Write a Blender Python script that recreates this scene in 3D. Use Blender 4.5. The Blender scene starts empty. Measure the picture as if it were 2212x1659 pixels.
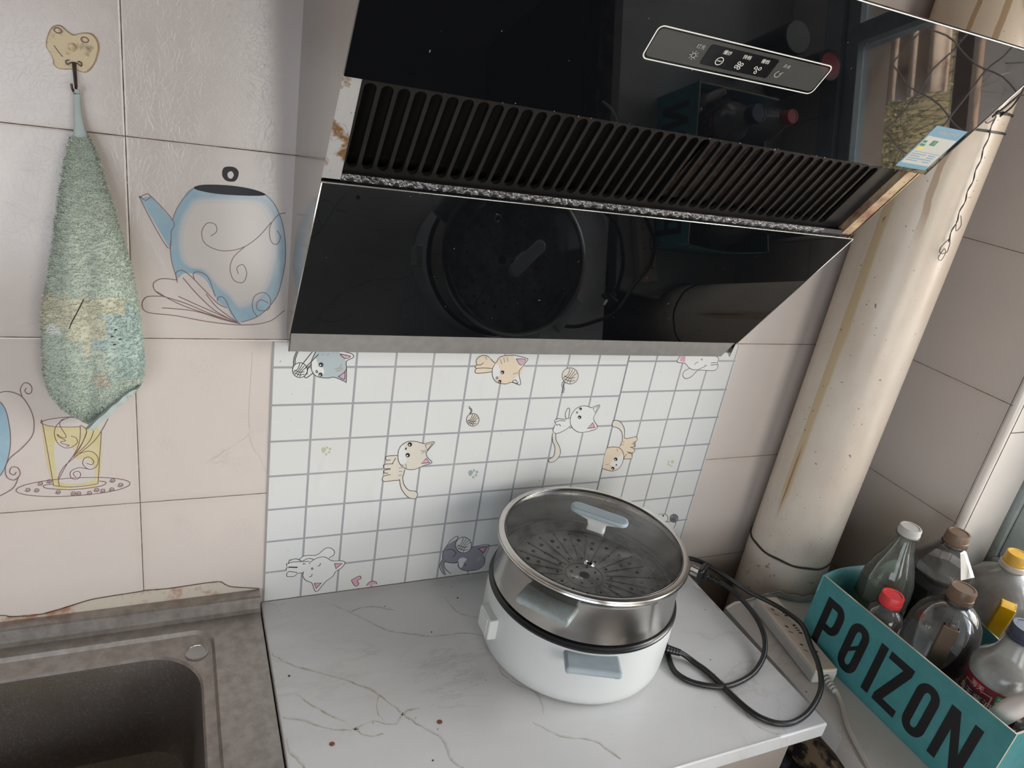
import bpy, bmesh, math, random
from mathutils import Vector, Matrix
from math import sin, cos, pi, radians
random.seed(7)
S = bpy.context.scene
COL = S.collection
PI = pi

# ---------------------------------------------------------------- camera
cam_d = bpy.data.cameras.new('camera')
cam = bpy.data.objects.new('camera', cam_d)
COL.objects.link(cam)
cam_d.sensor_width = 36.0
cam_d.lens = 1568.84 / 2212 * 36.0
cam_d.clip_start = 0.02
cam_d.clip_end = 100
cam.matrix_world = Matrix(((0.9065619, 0.0161524, -0.4217636, -0.9053),
                           (-0.3896962, 0.4158510, -0.8217085, -0.98916),
                           (0.1621182, 0.9092893, 0.3832892, 1.64611),
                           (0, 0, 0, 1)))
S.camera = cam

# ---------------------------------------------------------------- light
S.view_settings.view_transform = 'Standard'
S.view_settings.look = 'None'
S.view_settings.gamma = 1.0
S.view_settings.use_curve_mapping = False
S.view_settings.exposure = -0.05
world = bpy.data.worlds.new('world')
S.world = world
world.use_nodes = True
_bg = world.node_tree.nodes['Background']
_bg.inputs[0].default_value = (0.78, 0.86, 1.0, 1)
_bg.inputs[1].default_value = 7.5

def area(name, loc, target, sx, sy, power, colour):
    d = bpy.data.lights.new(name, 'AREA')
    d.shape = 'RECTANGLE'; d.size = sx; d.size_y = sy
    d.energy = power; d.color = colour
    o = bpy.data.objects.new(name, d); COL.objects.link(o)
    o.location = loc
    o.rotation_euler = (Vector(target) - Vector(loc)).to_track_quat('-Z', 'Y').to_euler()
    return o
area('window_daylight', (1.75, -1.25, 1.62), (0.2, -0.45, 0.95), 1.5, 1.1, 80, (1.0, 0.92, 0.82))
area('room_fill', (-1.9, -2.5, 1.05), (-0.2, 0, 0.8), 1.6, 1.1, 27, (0.86, 0.92, 1.0))  # unseen fill lamp added at front left to lift walls and counter
area('rear_fill', (0.0, -3.2, 1.15), (0.1, 0, 1.0), 1.2, 1.5, 38, (1.0, 0.96, 0.90))  # fill lamp added behind the camera to even out wall and corner
sd = bpy.data.lights.new('sun', 'SUN'); sd.energy = 80.0; sd.angle = 0.01; sd.color = (1.0, 0.86, 0.72)
sun = bpy.data.objects.new('sun', sd); COL.objects.link(sun)
sun.rotation_euler = Vector((0.15, 0.50, -1.0)).to_track_quat('-Z', 'Y').to_euler()
S.cycles.max_bounces = 12
S.cycles.transparent_max_bounces = 24
S.cycles.glossy_bounces = 5
S.cycles.diffuse_bounces = 8
S.cycles.caustics_reflective = False
S.cycles.caustics_refractive = False

# ---------------------------------------------------------------- materials
def new_mat(name):
    m = bpy.data.materials.new(name); m.use_nodes = True
    nt = m.node_tree
    return m, nt, nt.nodes['Principled BSDF']
def c4(c): return (c[0], c[1], c[2], 1.0)
def srgb(r, g, b):
    f = lambda v: (v/255/12.92) if v/255 <= 0.04045 else ((v/255+0.055)/1.055)**2.4
    return (f(r), f(g), f(b))
def nd(nt, t, **kw):
    n = nt.nodes.new(t)
    for k, v in kw.items():
        setattr(n, k, v)
    return n
def math_(nt, op, a, b=None, c=None, clamp=False):
    n = nt.nodes.new('ShaderNodeMath'); n.operation = op; n.use_clamp = clamp
    for i, v in enumerate((a, b, c)):
        if v is None: continue
        if isinstance(v, (int, float)): n.inputs[i].default_value = v
        else: nt.links.new(v, n.inputs[i])
    return n.outputs[0]
def mixc(nt, f, a, b, blend='MIX'):
    n = nt.nodes.new('ShaderNodeMix'); n.data_type = 'RGBA'; n.blend_type = blend
    for i, v in ((0, f), (6, a), (7, b)):
        if isinstance(v, (int, float)): n.inputs[i].default_value = v
        elif isinstance(v, tuple): n.inputs[i].default_value = c4(v)
        else: nt.links.new(v, n.inputs[i])
    return n.outputs[2]
def noise(nt, scale, detail=4, rough=0.5, co='Object', sc=None, dist=0.0):
    tc = nt.nodes.new('ShaderNodeTexCoord')
    out = tc.outputs[co]
    if sc:
        mp = nt.nodes.new('ShaderNodeMapping'); mp.inputs['Scale'].default_value = sc
        nt.links.new(out, mp.inputs[0]); out = mp.outputs[0]
    n = nt.nodes.new('ShaderNodeTexNoise')
    n.inputs['Scale'].default_value = scale; n.inputs['Detail'].default_value = detail
    n.inputs['Roughness'].default_value = rough; n.inputs['Distortion'].default_value = dist
    nt.links.new(out, n.inputs['Vector'])
    return n.outputs[0]
def ramp(nt, fac, a, b):
    n = nt.nodes.new('ShaderNodeMapRange'); n.inputs[1].default_value = a; n.inputs[2].default_value = b
    nt.links.new(fac, n.inputs[0]); return n.outputs[0]
def bump(nt, bs, h, strength=0.2, dist=0.01):
    n = nt.nodes.new('ShaderNodeBump'); n.inputs['Strength'].default_value = strength
    n.inputs['Distance'].default_value = dist
    nt.links.new(h, n.inputs['Height']); nt.links.new(n.outputs[0], bs.inputs['Normal'])

def plain(name, col, rough=0.5, metal=0.0, var=0.06, vscale=25, bmp=0.0, bscale=200, spec=0.5, coat=0.0):
    m, nt, b = new_mat(name)
    if var > 0:
        f = noise(nt, vscale)
        dark = tuple(v*(1-var*2) for v in col); lite = tuple(min(1, v*(1+var)) for v in col)
        nt.links.new(mixc(nt, f, dark, lite), b.inputs['Base Color'])
    else: b.inputs['Base Color'].default_value = c4(col)
    b.inputs['Roughness'].default_value = rough
    b.inputs['Metallic'].default_value = metal
    b.inputs['Specular IOR Level'].default_value = spec
    b.inputs['Coat Weight'].default_value = coat
    if bmp: bump(nt, b, noise(nt, bscale, 3), bmp, 0.002)
    return m

def speckled(name, col, spot, lo, hi, scale, rough=0.5, metal=0.0, second=None, bmp=0.0, sc=None):
    m, nt, b = new_mat(name)
    f = ramp(nt, noise(nt, scale, 6, 0.65, sc=sc), lo, hi)
    c = mixc(nt, f, col, spot)
    if second:
        g = ramp(nt, noise(nt, second[0], 5, 0.6, sc=sc), second[1], second[2])
        c = mixc(nt, g, c, second[3])
    nt.links.new(c, b.inputs['Base Color'])
    b.inputs['Roughness'].default_value = rough; b.inputs['Metallic'].default_value = metal
    if bmp: bump(nt, b, noise(nt, scale*2, 4), bmp, 0.003)
    return m

def clearmat(name, tint=(0.97, 0.98, 0.98), haze=0.06, hazecol=(0.8, 0.8, 0.8), spots=0.0, rough=0.04, spotcol=None, fres=1.0):
    """clear glass or plastic wall: transparent, with a fresnel gloss and a little haze"""
    m = bpy.data.materials.new(name); m.use_nodes = True
    nt = m.node_tree; nt.nodes.clear()
    out = nt.nodes.new('ShaderNodeOutputMaterial')
    tr = nt.nodes.new('ShaderNodeBsdfTransparent'); tr.inputs[0].default_value = c4(tint)
    gl = nt.nodes.new('ShaderNodeBsdfGlossy'); gl.inputs['Roughness'].default_value = rough
    df = nt.nodes.new('ShaderNodeBsdfDiffuse'); df.inputs[0].default_value = c4(hazecol)
    lw = nt.nodes.new('ShaderNodeFresnel'); lw.inputs[0].default_value = 1.45
    m1 = nt.nodes.new('ShaderNodeMixShader'); m2 = nt.nodes.new('ShaderNodeMixShader')
    if spots > 0:
        f = ramp(nt, noise(nt, 30, 6, 0.7), 0.35, 0.75)
        g = math_(nt, 'MULTIPLY_ADD', f, spots, haze, clamp=True)
        nt.links.new(g, m1.inputs[0])
    else: m1.inputs[0].default_value = haze
    tl = nt.nodes.new('ShaderNodeBsdfTranslucent'); tl.inputs[0].default_value = c4(hazecol)
    m0 = nt.nodes.new('ShaderNodeMixShader'); m0.inputs[0].default_value = 0.5
    nt.links.new(df.outputs[0], m0.inputs[1]); nt.links.new(tl.outputs[0], m0.inputs[2])
    nt.links.new(tr.outputs[0], m1.inputs[1]); nt.links.new(m0.outputs[0], m1.inputs[2])
    fr = math_(nt, 'MULTIPLY', lw.outputs[0], fres, clamp=True)
    nt.links.new(fr, m2.inputs[0]); nt.links.new(m1.outputs[0], m2.inputs[1]); nt.links.new(gl.outputs[0], m2.inputs[2])
    nt.links.new(m2.outputs[0], out.inputs[0])
    return m

def tile_mat(name, axis, off, pitch, zoff, zpitch, base=(0.60, 0.545, 0.508)):
    """glazed tiles: narrow dark joints laid on object coordinates, faint embossed flowers"""
    m, nt, b = new_mat(name)
    tc = nt.nodes.new('ShaderNodeTexCoord'); sp = nt.nodes.new('ShaderNodeSeparateXYZ')
    nt.links.new(tc.outputs['Object'], sp.inputs[0])
    def line(src, o, p, w):
        a = math_(nt, 'SUBTRACT', src, o); a = math_(nt, 'DIVIDE', a, p)
        a = math_(nt, 'FRACT', math_(nt, 'ADD', a, 100.5)); a = math_(nt, 'SUBTRACT', a, 0.5)
        a = math_(nt, 'ABSOLUTE', a); a = math_(nt, 'MULTIPLY', a, p)
        return a
    lx = line(sp.outputs[axis], off, pitch, 0); lz = line(sp.outputs[2], zoff, zpitch, 0)
    d = math_(nt, 'MINIMUM', lx, lz)
    wn = noise(nt, 40, 4, 0.7)
    w = math_(nt, 'MULTIPLY_ADD', wn, 0.0010, 0.0001)
    joint = math_(nt, 'LESS_THAN', d, w)
    near = ramp(nt, d, 0.0, 0.012)
    dirt = noise(nt, 8, 6, 0.7)
    spot = ramp(nt, noise(nt, 230, 2, 0.4), 0.76, 0.80)
    c = mixc(nt, dirt, tuple(v*0.93 for v in base), tuple(min(1, v*1.05) for v in base))
    c = mixc(nt, math_(nt, 'MULTIPLY', math_(nt, 'SUBTRACT', 1.0, near), 0.12), c, (0.42, 0.31, 0.22))
    c = mixc(nt, math_(nt, 'MULTIPLY', spot, 0.6), c, (0.10, 0.07, 0.05))
    c = mixc(nt, math_(nt, 'MULTIPLY', joint, 0.9), c, (0.055, 0.032, 0.025))
    nt.links.new(c, b.inputs['Base Color'])
    r = math_(nt, 'MULTIPLY_ADD', joint, 0.6, 0.16)
    nt.links.new(r, b.inputs['Roughness'])
    vo = nt.nodes.new('ShaderNodeTexVoronoi'); vo.inputs['Scale'].default_value = 26; vo.feature = 'DISTANCE_TO_EDGE'
    n2 = nt.nodes.new('ShaderNodeTexNoise'); n2.inputs['Scale'].default_value = 14
    nt.links.new(tc.outputs['Object'], n2.inputs['Vector'])
    nt.links.new(n2.outputs[1], vo.inputs['Vector'])
    e = ramp(nt, vo.outputs[0], 0.0, 0.05)
    h = math_(nt, 'MULTIPLY_ADD', e, 0.12, math_(nt, 'MULTIPLY', ramp(nt, d, 0.0, 0.0025), 1.0))
    bump(nt, b, h, 0.25, 0.001)
    return m

def sheet_mat(name, xo, zo, p):
    """printed film: grey grid on off-white, a few blisters"""
    m, nt, b = new_mat(name)
    tc = nt.nodes.new('ShaderNodeTexCoord'); sp = nt.nodes.new('ShaderNodeSeparateXYZ')
    nt.links.new(tc.outputs['Object'], sp.inputs[0])
    ds = []
    for ax, o in ((0, xo), (2, zo)):
        a = math_(nt, 'DIVIDE', math_(nt, 'SUBTRACT', sp.outputs[ax], o), p)
        a = math_(nt, 'SUBTRACT', math_(nt, 'FRACT', math_(nt, 'ADD', a, 100.5)), 0.5)
        ds.append(math_(nt, 'MULTIPLY', math_(nt, 'ABSOLUTE', a), p))
    d = math_(nt, 'MINIMUM', ds[0], ds[1])
    g = math_(nt, 'LESS_THAN', d, 0.0017)
    spot = ramp(nt, noise(nt, 170, 2, 0.4), 0.75, 0.79)
    c = mixc(nt, g, (0.635, 0.65, 0.64), (0.32, 0.325, 0.345))
    c = mixc(nt, math_(nt, 'MULTIPLY', ramp(nt, noise(nt, 7, 3), 0.5, 0.8), 0.25), c, (0.64, 0.60, 0.55))
    c = mixc(nt, math_(nt, 'MULTIPLY', spot, 0.5), c, (0.22, 0.15, 0.09))
    nt.links.new(c, b.inputs['Base Color'])
    b.inputs['Roughness'].default_value = 0.24
    bl = ramp(nt, noise(nt, 17, 2, 0.4, sc=(1, 1, 0.6)), 0.62, 0.72)
    n = math_(nt, 'MULTIPLY_ADD', noise(nt, 90, 2), 0.05, bl)
    bump(nt, b, n, 0.18, 0.004)
    return m

def marble_mat(name, tone=(0.63, 0.635, 0.64), rough=0.22):
    m, nt, b = new_mat(name)
    tc = nt.nodes.new('ShaderNodeTexCoord')
    def veins(sc, rot, w, dist, nsc):
        mp = nt.nodes.new('ShaderNodeMapping'); mp.inputs['Rotation'].default_value = (0, 0, rot)
        mp.inputs['Scale'].default_value = sc
        nt.links.new(tc.outputs['Object'], mp.inputs[0])
        n = nt.nodes.new('ShaderNodeTexNoise'); n.inputs['Scale'].default_value = nsc; n.inputs['Detail'].default_value = 8
        n.inputs['Roughness'].default_value = 0.6; n.inputs['Distortion'].default_value = dist
        nt.links.new(mp.outputs[0], n.inputs['Vector'])
        a = math_(nt, 'ABSOLUTE', math_(nt, 'SUBTRACT', n.outputs[0], 0.5))
        return math_(nt, 'SUBTRACT', 1.0, ramp(nt, a, 0.0, w))
    v1 = veins((1.0, 2.6, 1), 0.5, 0.014, 0.6, 1.7)
    v2 = veins((1.4, 2.2, 1), -0.4, 0.008, 1.0, 2.6)
    cl = veins((1.0, 2.6, 1), 0.5, 0.10, 0.6, 1.7)
    mask = ramp(nt, noise(nt, 4.0, 3), 0.47, 0.65)
    mask2 = ramp(nt, noise(nt, 5.5, 3), 0.50, 0.66)
    c = mixc(nt, math_(nt, 'MULTIPLY', cl, 0.22), tone, (0.46, 0.46, 0.45))
    c = mixc(nt, math_(nt, 'MULTIPLY', math_(nt, 'MULTIPLY', v1, mask), 0.35), c, (0.27, 0.23, 0.18))
    c = mixc(nt, math_(nt, 'MULTIPLY', math_(nt, 'MULTIPLY', v2, mask2), 0.3), c, (0.33, 0.27, 0.19))
    spot = ramp(nt, noise(nt, 120, 2, 0.3), 0.775, 0.795)
    c = mixc(nt, math_(nt, 'MULTIPLY', spot, 0.8), c, (0.05, 0.03, 0.02))
    nt.links.new(c, b.inputs['Base Color'])
    b.inputs['Roughness'].default_value = rough
    bump(nt, b, noise(nt, 14, 3, sc=(1, 1.8, 1)), 0.14, 0.01)
    return m

M = {}
M['tile_b'] = tile_mat('wall_tile', 0, -0.952, 0.33, 1.25983, 0.2517)
M['tile_r'] = tile_mat('wall_tile_side', 1, -0.286, 0.33, 1.25983, 0.2517)
M['sheetA'] = sheet_mat('printed_film', -0.77946, 0.80255+0.415, 0.06)
M['sheetB'] = sheet_mat('printed_film_narrow', -0.17946, 1.2252, 0.0600)
M['marble'] = marble_mat('marble_film')
M['marble2'] = marble_mat('marble_film_worn', (0.55, 0.53, 0.50), 0.3)
M['steel_hood'] = plain('brushed_steel', (0.50, 0.49, 0.47), 0.42, 0.85, 0.12, 60)
M['steel_side'] = plain('mirror_steel', (0.52, 0.46, 0.41), 0.17, 1.0, 0.08, 20)
M['steel'] = plain('pot_steel', (0.62, 0.60, 0.57), 0.2, 1.0, 0.05, 30)
M['steel_dirty'] = speckled('steamer_plate_steel', (0.60, 0.595, 0.58), (0.20, 0.195, 0.19), 0.42, 0.68, 20, 0.4, 0.1)
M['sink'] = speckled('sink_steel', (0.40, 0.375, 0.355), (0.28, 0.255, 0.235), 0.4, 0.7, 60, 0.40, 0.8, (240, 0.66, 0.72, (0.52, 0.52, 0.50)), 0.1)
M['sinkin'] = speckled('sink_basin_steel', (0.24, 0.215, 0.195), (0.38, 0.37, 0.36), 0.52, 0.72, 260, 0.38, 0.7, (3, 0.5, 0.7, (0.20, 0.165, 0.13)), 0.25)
M['ink'] = plain('ink', (0.012, 0.012, 0.014), 0.4, var=0)
M['white'] = plain('white_print', (0.66, 0.67, 0.655), 0.3, var=0)
GL = {}
M['grey_edge'] = plain('grey_film_edge', (0.30, 0.29, 0.28), 0.5, var=0)

# ---------------------------------------------------------------- mesh helpers
class MB:
    def __init__(s): s.v = []; s.f = []; s.mi = []; s.sm = []
    def add(s, vs, fs, mi=0, sm=False):
        o = len(s.v); s.v += [tuple(p) for p in vs]
        for f in fs: s.f.append([i+o for i in f]); s.mi.append(mi); s.sm.append(sm)
    def box(s, a, b, mi=0, T=None, bev=0.0):
        x0, y0, z0 = a; x1, y1, z1 = b
        if bev <= 0:
            vs = [(x, y, z) for x in (x0, x1) for y in (y0, y1) for z in (z0, z1)]
            fs = [(0, 1, 3, 2), (4, 6, 7, 5), (0, 4, 5, 1), (2, 3, 7, 6), (0, 2, 6, 4), (1, 5, 7, 3)]
            if T: vs = [T @ Vector(p) for p in vs]
            s.add(vs, fs, mi)
        else:
            bm = bmesh.new(); bmesh.ops.create_cube(bm, size=1.0)
            for v in bm.verts:
                v.co = Vector(((x0+x1)/2 + v.co.x*(x1-x0), (y0+y1)/2 + v.co.y*(y1-y0), (z0+z1)/2 + v.co.z*(z1-z0)))
            bmesh.ops.bevel(bm, geom=list(bm.edges), offset=bev, segments=3, affect='EDGES', profile=0.5)
            bm.verts.index_update()
            vs = [(T @ v.co) if T else v.co.copy() for v in bm.verts]
            s.add(vs, [[v.index for v in f.verts] for f in bm.faces], mi, False)
            bm.free()
    def tube(s, pts, r, seg=10, mi=0, closed=False, cap=True, flat=None):
        pts = [Vector(p) for p in pts]; n = len(pts)
        rs = r if isinstance(r, (list, tuple)) else [r]*n
        tg = []
        for i in range(n):
            a = pts[(i-1) % n] if (closed or i > 0) else pts[i]
            b = pts[(i+1) % n] if (closed or i < n-1) else pts[i]
            t = (b-a); tg.append(t.normalized() if t.length > 1e-9 else Vector((0, 0, 1)))
        up = Vector((0, 0, 1)) if abs(tg[0].z) < 0.9 else Vector((1, 0, 0))
        nrm = (up - tg[0]*up.dot(tg[0])).normalized()
        vs = []
        for i in range(n):
            nrm = (nrm - tg[i]*nrm.dot(tg[i]))
            nrm = nrm.normalized() if nrm.length > 1e-6 else tg[i].orthogonal().normalized()
            bn = tg[i].cross(nrm)
            for k in range(seg):
                a = 2*PI*k/seg
                vs.append(pts[i] + nrm*cos(a)*rs[i] + bn*sin(a)*rs[i]*(flat or 1))
        fs = []
        m = n if closed else n-1
        for i in range(m):
            j = (i+1) % n
            for k in range(seg):
                l = (k+1) % seg
                fs.append((i*seg+k, i*seg+l, j*seg+l, j*seg+k))
        s.add(vs, fs, mi, True)
        if cap and not closed:
            s.add(vs[:seg], [list(range(seg))[::-1]], mi); s.add(vs[-seg:], [list(range(seg))], mi)
    def lathe(s, prof, c=(0, 0, 0), seg=48, mi=0, sm=True, rot=0.0, close=False, T=None, cap=True):
        vs = []; n = len(prof)
        for (r, z) in prof:
            for k in range(seg):
                a = 2*PI*k/seg + rot
                p = Vector((c[0]+r*cos(a), c[1]+r*sin(a), c[2]+z))
                vs.append(T @ p if T else p)
        fs = []
        for i in range(n-1 if not close else n):
            j = (i+1) % n
            for k in range(seg):
                l = (k+1) % seg
                fs.append((i*seg+k, i*seg+l, j*seg+l, j*seg+k))
        s.add(vs, fs, mi, sm)
        if not close and cap:
            for i, rev in ((0, True), (n-1, False)):
                if prof[i][0] > 1e-5:
                    ids = list(range(seg)); s.add(vs[i*seg:(i+1)*seg], [ids[::-1] if rev else ids], mi)
    def prism(s, poly, f0, f1, mi=0):
        """poly: 2d points; f0 / f1 map a 2d point to the two end planes"""
        n = len(poly)
        from mathutils.geometry import tessellate_polygon
        tri = tessellate_polygon([[Vector((p[0], p[1], 0)) for p in poly]])
        A = [f0(p) for p in poly]; B = [f1(p) for p in poly]
        s.add(A+B, [tuple(t) for t in tri] + [tuple(i+n for i in t[::-1]) for t in tri] +
              [(i, (i+1) % n, (i+1) % n+n, i+n) for i in range(n)], mi)
    def fill(s, poly, f, mi=0):
        from mathutils.geometry import tessellate_polygon
        tri = tessellate_polygon([[Vector((p[0], p[1], 0)) for p in poly]])
        s.add([f(p) for p in poly], [tuple(t) for t in tri], mi)
    def ribbon(s, pts, h, f, mi=0, closed=False):
        pts = [p for i, p in enumerate(pts) if i == 0 or math.hypot(p[0]-pts[i-1][0], p[1]-pts[i-1][1]) > 1e-7]
        if closed and len(pts) > 2 and math.hypot(pts[0][0]-pts[-1][0], pts[0][1]-pts[-1][1]) < 1e-7: pts = pts[:-1]
        n = len(pts); L = []
        for i in range(n):
            a = pts[(i-1) % n] if (closed or i > 0) else pts[i]
            b = pts[(i+1) % n] if (closed or i < n-1) else pts[i]
            dx, dy = b[0]-a[0], b[1]-a[1]; l = math.hypot(dx, dy) or 1
            nx, ny = -dy/l, dx/l; k = h
            if (closed or 0 < i < n-1):
                e = (pts[i][0]-a[0], pts[i][1]-a[1]); el = math.hypot(*e) or 1
                cs = abs((-e[1]/el)*nx + (e[0]/el)*ny); k = h/max(cs, 0.55)
            L.append(((pts[i][0]+nx*k, pts[i][1]+ny*k), (pts[i][0]-nx*k, pts[i][1]-ny*k)))
        vs = [f(p) for q in L for p in q]
        m = n if closed else n-1
        s.add(vs, [(2*i, 2*i+1, (2*i+3) % (2*n), (2*i+2) % (2*n)) for i in range(m)], mi)
    def build(s, name, mats, parent=None, smooth_angle=None):
        me = bpy.data.meshes.new(name); me.from_pydata(s.v, [], s.f)
        if not isinstance(mats, (list, tuple)): mats = [mats]
        for m in mats: me.materials.append(M[m] if isinstance(m, str) else m)
        me.polygons.foreach_set('material_index', s.mi)
        me.polygons.foreach_set('use_smooth', s.sm)
        me.update()
        bm = bmesh.new(); bm.from_mesh(me)
        bmesh.ops.remove_doubles(bm, verts=bm.verts, dist=1e-6)
        bmesh.ops.recalc_face_normals(bm, faces=bm.faces)
        for e_ in bm.edges:
            if len(e_.link_faces) == 2 and e_.calc_face_angle(0.0) > 0.66: e_.smooth = False
        bm.to_mesh(me); bm.free()
        o = bpy.data.objects.new(name, me); COL.objects.link(o)
        if parent: o.parent = parent
        return o

def tag(o, label=None, cat=None, group=None, kind=None):
    if label: o['label'] = label
    if cat: o['category'] = cat
    if group: o['group'] = group
    if kind: o['kind'] = kind
    return o
def empty(name, loc=(0, 0, 0), rz=0.0):
    o = bpy.data.objects.new(name, None); COL.objects.link(o)
    o.location = loc; o.rotation_euler = (0, 0, rz); o.empty_display_size = 0.02
    return o
def struct(mb, name, mats, parent=None):
    o = mb.build(name, mats, parent)
    if not parent: o['kind'] = 'structure'
    return o
def cr(pts, sub=6, closed=False):
    """catmull-rom through the points, any dimension"""
    n = len(pts); out = []
    if n < 3: return [tuple(p) for p in pts]
    rng = n if closed else n-1
    for i in range(rng):
        if closed: P = [pts[(i+k) % n] for k in (-1, 0, 1, 2)]
        else: P = [pts[max(i-1, 0)], pts[i], pts[i+1], pts[min(i+2, n-1)]]
        for k in range(sub):
            t = k/sub
            out.append(tuple(0.5*((2*b)+(-a+c)*t+(2*a-5*b+4*c-d)*t*t+(-a+3*b-3*c+d)*t**3) for a, b, c, d in zip(*P)))
    if not closed: out.append(tuple(pts[-1]))
    return out
def text(name, body, size, T, mat, parent=None, ext=0.0, sx=1.0, shear=0.0, align='CENTER', bold=0.0):
    cu = bpy.data.curves.new(name, 'FONT'); cu.body = body; cu.size = size; cu.extrude = ext
    cu.align_x = align; cu.align_y = 'CENTER'; cu.shear = shear; cu.resolution_u = 2; cu.offset = bold
    ob = bpy.data.objects.new('tmp', cu); COL.objects.link(ob)
    bpy.context.view_layer.update()
    me = bpy.data.meshes.new_from_object(ob.evaluated_get(bpy.context.evaluated_depsgraph_get()))
    bpy.data.objects.remove(ob); me.name = name
    me.transform(T @ Matrix.Diagonal((sx, 1, 1, 1)))
    me.materials.clear(); me.materials.append(M[mat])
    for p in me.polygons: p.material_index = 0
    o = bpy.data.objects.new(name, me); COL.objects.link(o); o.parent = parent
    return o
def basis(o, x, y, z):
    m = Matrix.Identity(4)
    for i, v in enumerate((x, y, z)):
        for k in range(3): m[k][i] = v[k]
    for k in range(3): m[k][3] = o[k]
    return m

# ---------------------------------------------------------------- the room
YB = 0.0; XR = 0.4483
CZ = 0.80; SZ = 0.762
f = MB(); f.box((-3.0, -3.6, -0.1), (0.64, 0.1, 0.0)); struct(f, 'floor', plain('floor_tile', (0.06, 0.05, 0.045), 0.5))
f = MB(); f.box((-3.0, -3.6, 2.6), (0.64, 0.1, 2.7)); struct(f, 'ceiling', plain('ceiling_paint', (0.24, 0.20, 0.17), 0.8))
f = MB(); f.box((-3.1, -3.7, 0.0), (0.64, -3.6, 2.6)); struct(f, 'wall_front', plain('wall_paint_warm', (0.58, 0.54, 0.50), 0.7))
wb = MB(); wb.box((-3.0, 0.0, 0.0), (0.60, 0.1, 2.6)); wall_back = struct(wb, 'wall_back', 'tile_b')
f = MB(); f.box((-3.1, -3.6, 0.0), (-3.0, 0.1, 2.6)); struct(f, 'wall_left', plain('wall_paint_grey', (0.62, 0.59, 0.56), 0.7))
# right wall: pier beside the corner, then a deep window reveal
f = MB()
f.box((XR, -0.290, 0.0), (0.64, 0.0, 2.6))
f.box((XR, -3.6, 1.95), (0.64, -0.290, 2.6))
f.box((0.577, -3.6, 0.0), (0.64, -0.290, 0.878))
f.box((XR, -3.6, 0.0), (0.64, -1.62, 2.6))
f.box((XR, -1.62, 0.0), (0.577, -0.290, 0.70))
wr = struct(f, 'wall_right', 'tile_r')
f = MB()
pts = [(XR+0.0125*(1-cos(a)), -0.2875-0.0125*sin(a)) for a in [i*PI/2/8 for i in range(9)]]
poly = pts + [(XR+0.0125, -0.2875)]
f.prism(poly, lambda p: (p[0], p[1], SZ), lambda p: (p[0], p[1], 1.95))
f.box((XR+0.0135, -0.3000, SZ), (0.577, -0.2905, 1.95))
for q in f.f: pass
struct(f, 'trim_1', plain('reveal_tile_white', (0.66, 0.62, 0.57), 0.12, var=0.03))
f = MB(); f.box((0.512, -0.3006, 1.2084), (0.5772, -0.3001, 1.2100)); f.box((XR+0.0125, -0.3006, 1.2084), (0.512, -0.3001, 1.2100)); f.box((XR+0.0123, -0.3007, SZ), (XR+0.0133, -0.2998, 1.95))
jt = struct(f, 'trim_joint', plain('joint_dark', (0.09, 0.06, 0.05), 0.8)); jt['kind'] = 'structure'; jt.name = 'trim_2'
# window: painted frame, mullion, panes
M['winpaint'] = speckled('window_paint', (0.36, 0.42, 0.42), (0.27, 0.31, 0.31), 0.5, 0.7, 30, 0.45)
M['winwood'] = speckled('sunlit_sill_wood', (0.55, 0.40, 0.28), (0.28, 0.19, 0.12), 0.55, 0.7, 60, 0.7, sc=(1, 6, 1))
win = empty('window_1', (0.59, -0.95, 0.88)); win['kind'] = 'structure'
def wbx(name, a, b, m):
    q = MB(); q.box([a[i]-(0.59, -0.95, 0.88)[i] for i in range(3)], [b[i]-(0.59, -0.95, 0.88)[i] for i in range(3)], bev=0.0015)
    return q.build(name, m, win)
wbx('frame', (0.583, -0.312, 0.88), (0.63, -0.291, 1.949), 'winpaint')
wbx('frame', (0.575, -1.61, 0.88), (0.63, -0.313, 0.93), 'winpaint')
wbx('sash', (0.592, -0.375, 0.931), (0.632, -0.313, 1.94), 'winpaint')
wbx('sash', (0.592, -1.60, 0.931), (0.632, -0.376, 0.968), 'winpaint')
wbx('sill', (0.633, -1.61, 0.86), (0.72, -0.30, 0.955), 'winwood')
wbx('mullion', (0.583, -0.815, 0.969), (0.64, -0.770, 1.94), 'winpaint')
wbx('mullion', (0.583, -1.60, 0.969), (0.64, -1.56, 1.94), 'winpaint')
pm = clearmat('window_glass', haze=0.02, fres=0.6)
wbx('pane', (0.610, -0.769, 0.969), (0.613, -0.376, 1.94), pm)
wbx('pane', (0.610, -1.559, 0.969), (0.613, -0.816, 1.94), pm)

# ---------------------------------------------------------------- outside the window
f = MB(); f.box((0.75, -6, -0.2), (5, 2, -0.1)); struct(f, 'ground', speckled('ground_soil', (0.12, 0.10, 0.06), (0.20, 0.17, 0.09), 0.4, 0.7, 12, 0.9))
q = MB(); q.box((2.4, -4, -0.1), (2.5, 1.2, 1.9)); tag(q.build('garden_wall', speckled('grey_render', (0.34, 0.34, 0.36), (0.22, 0.22, 0.23), 0.45, 0.7, 5, 0.9)), 'grey rendered garden wall beyond the window', 'wall')
q = MB(); N = 44
vs = []
for i in range(N+1):
    z = 0.52 + 0.38*i/N
    x = 1.00 + 0.016*sin(i*2*PI/7)
    for y in (-0.75, -1.15, -1.7): vs.append((x, y + 0.03*(z-0.8), z))
q.add(vs, [(3*i+k, 3*i+k+1, 3*i+k+4, 3*i+k+3) for i in range(N) for k in (0, 1)], 0, True)
o = q.build('corrugated_sheet', speckled('rusty_corrugated_iron', (0.66, 0.54, 0.44), (0.34, 0.20, 0.12), 0.55, 0.68, 14, 0.7))
md = o.modifiers.new('solid', 'SOLIDIFY'); md.thickness = 0.003
tag(o, 'rusty corrugated iron sheet standing outside the window', 'metal sheet')
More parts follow.
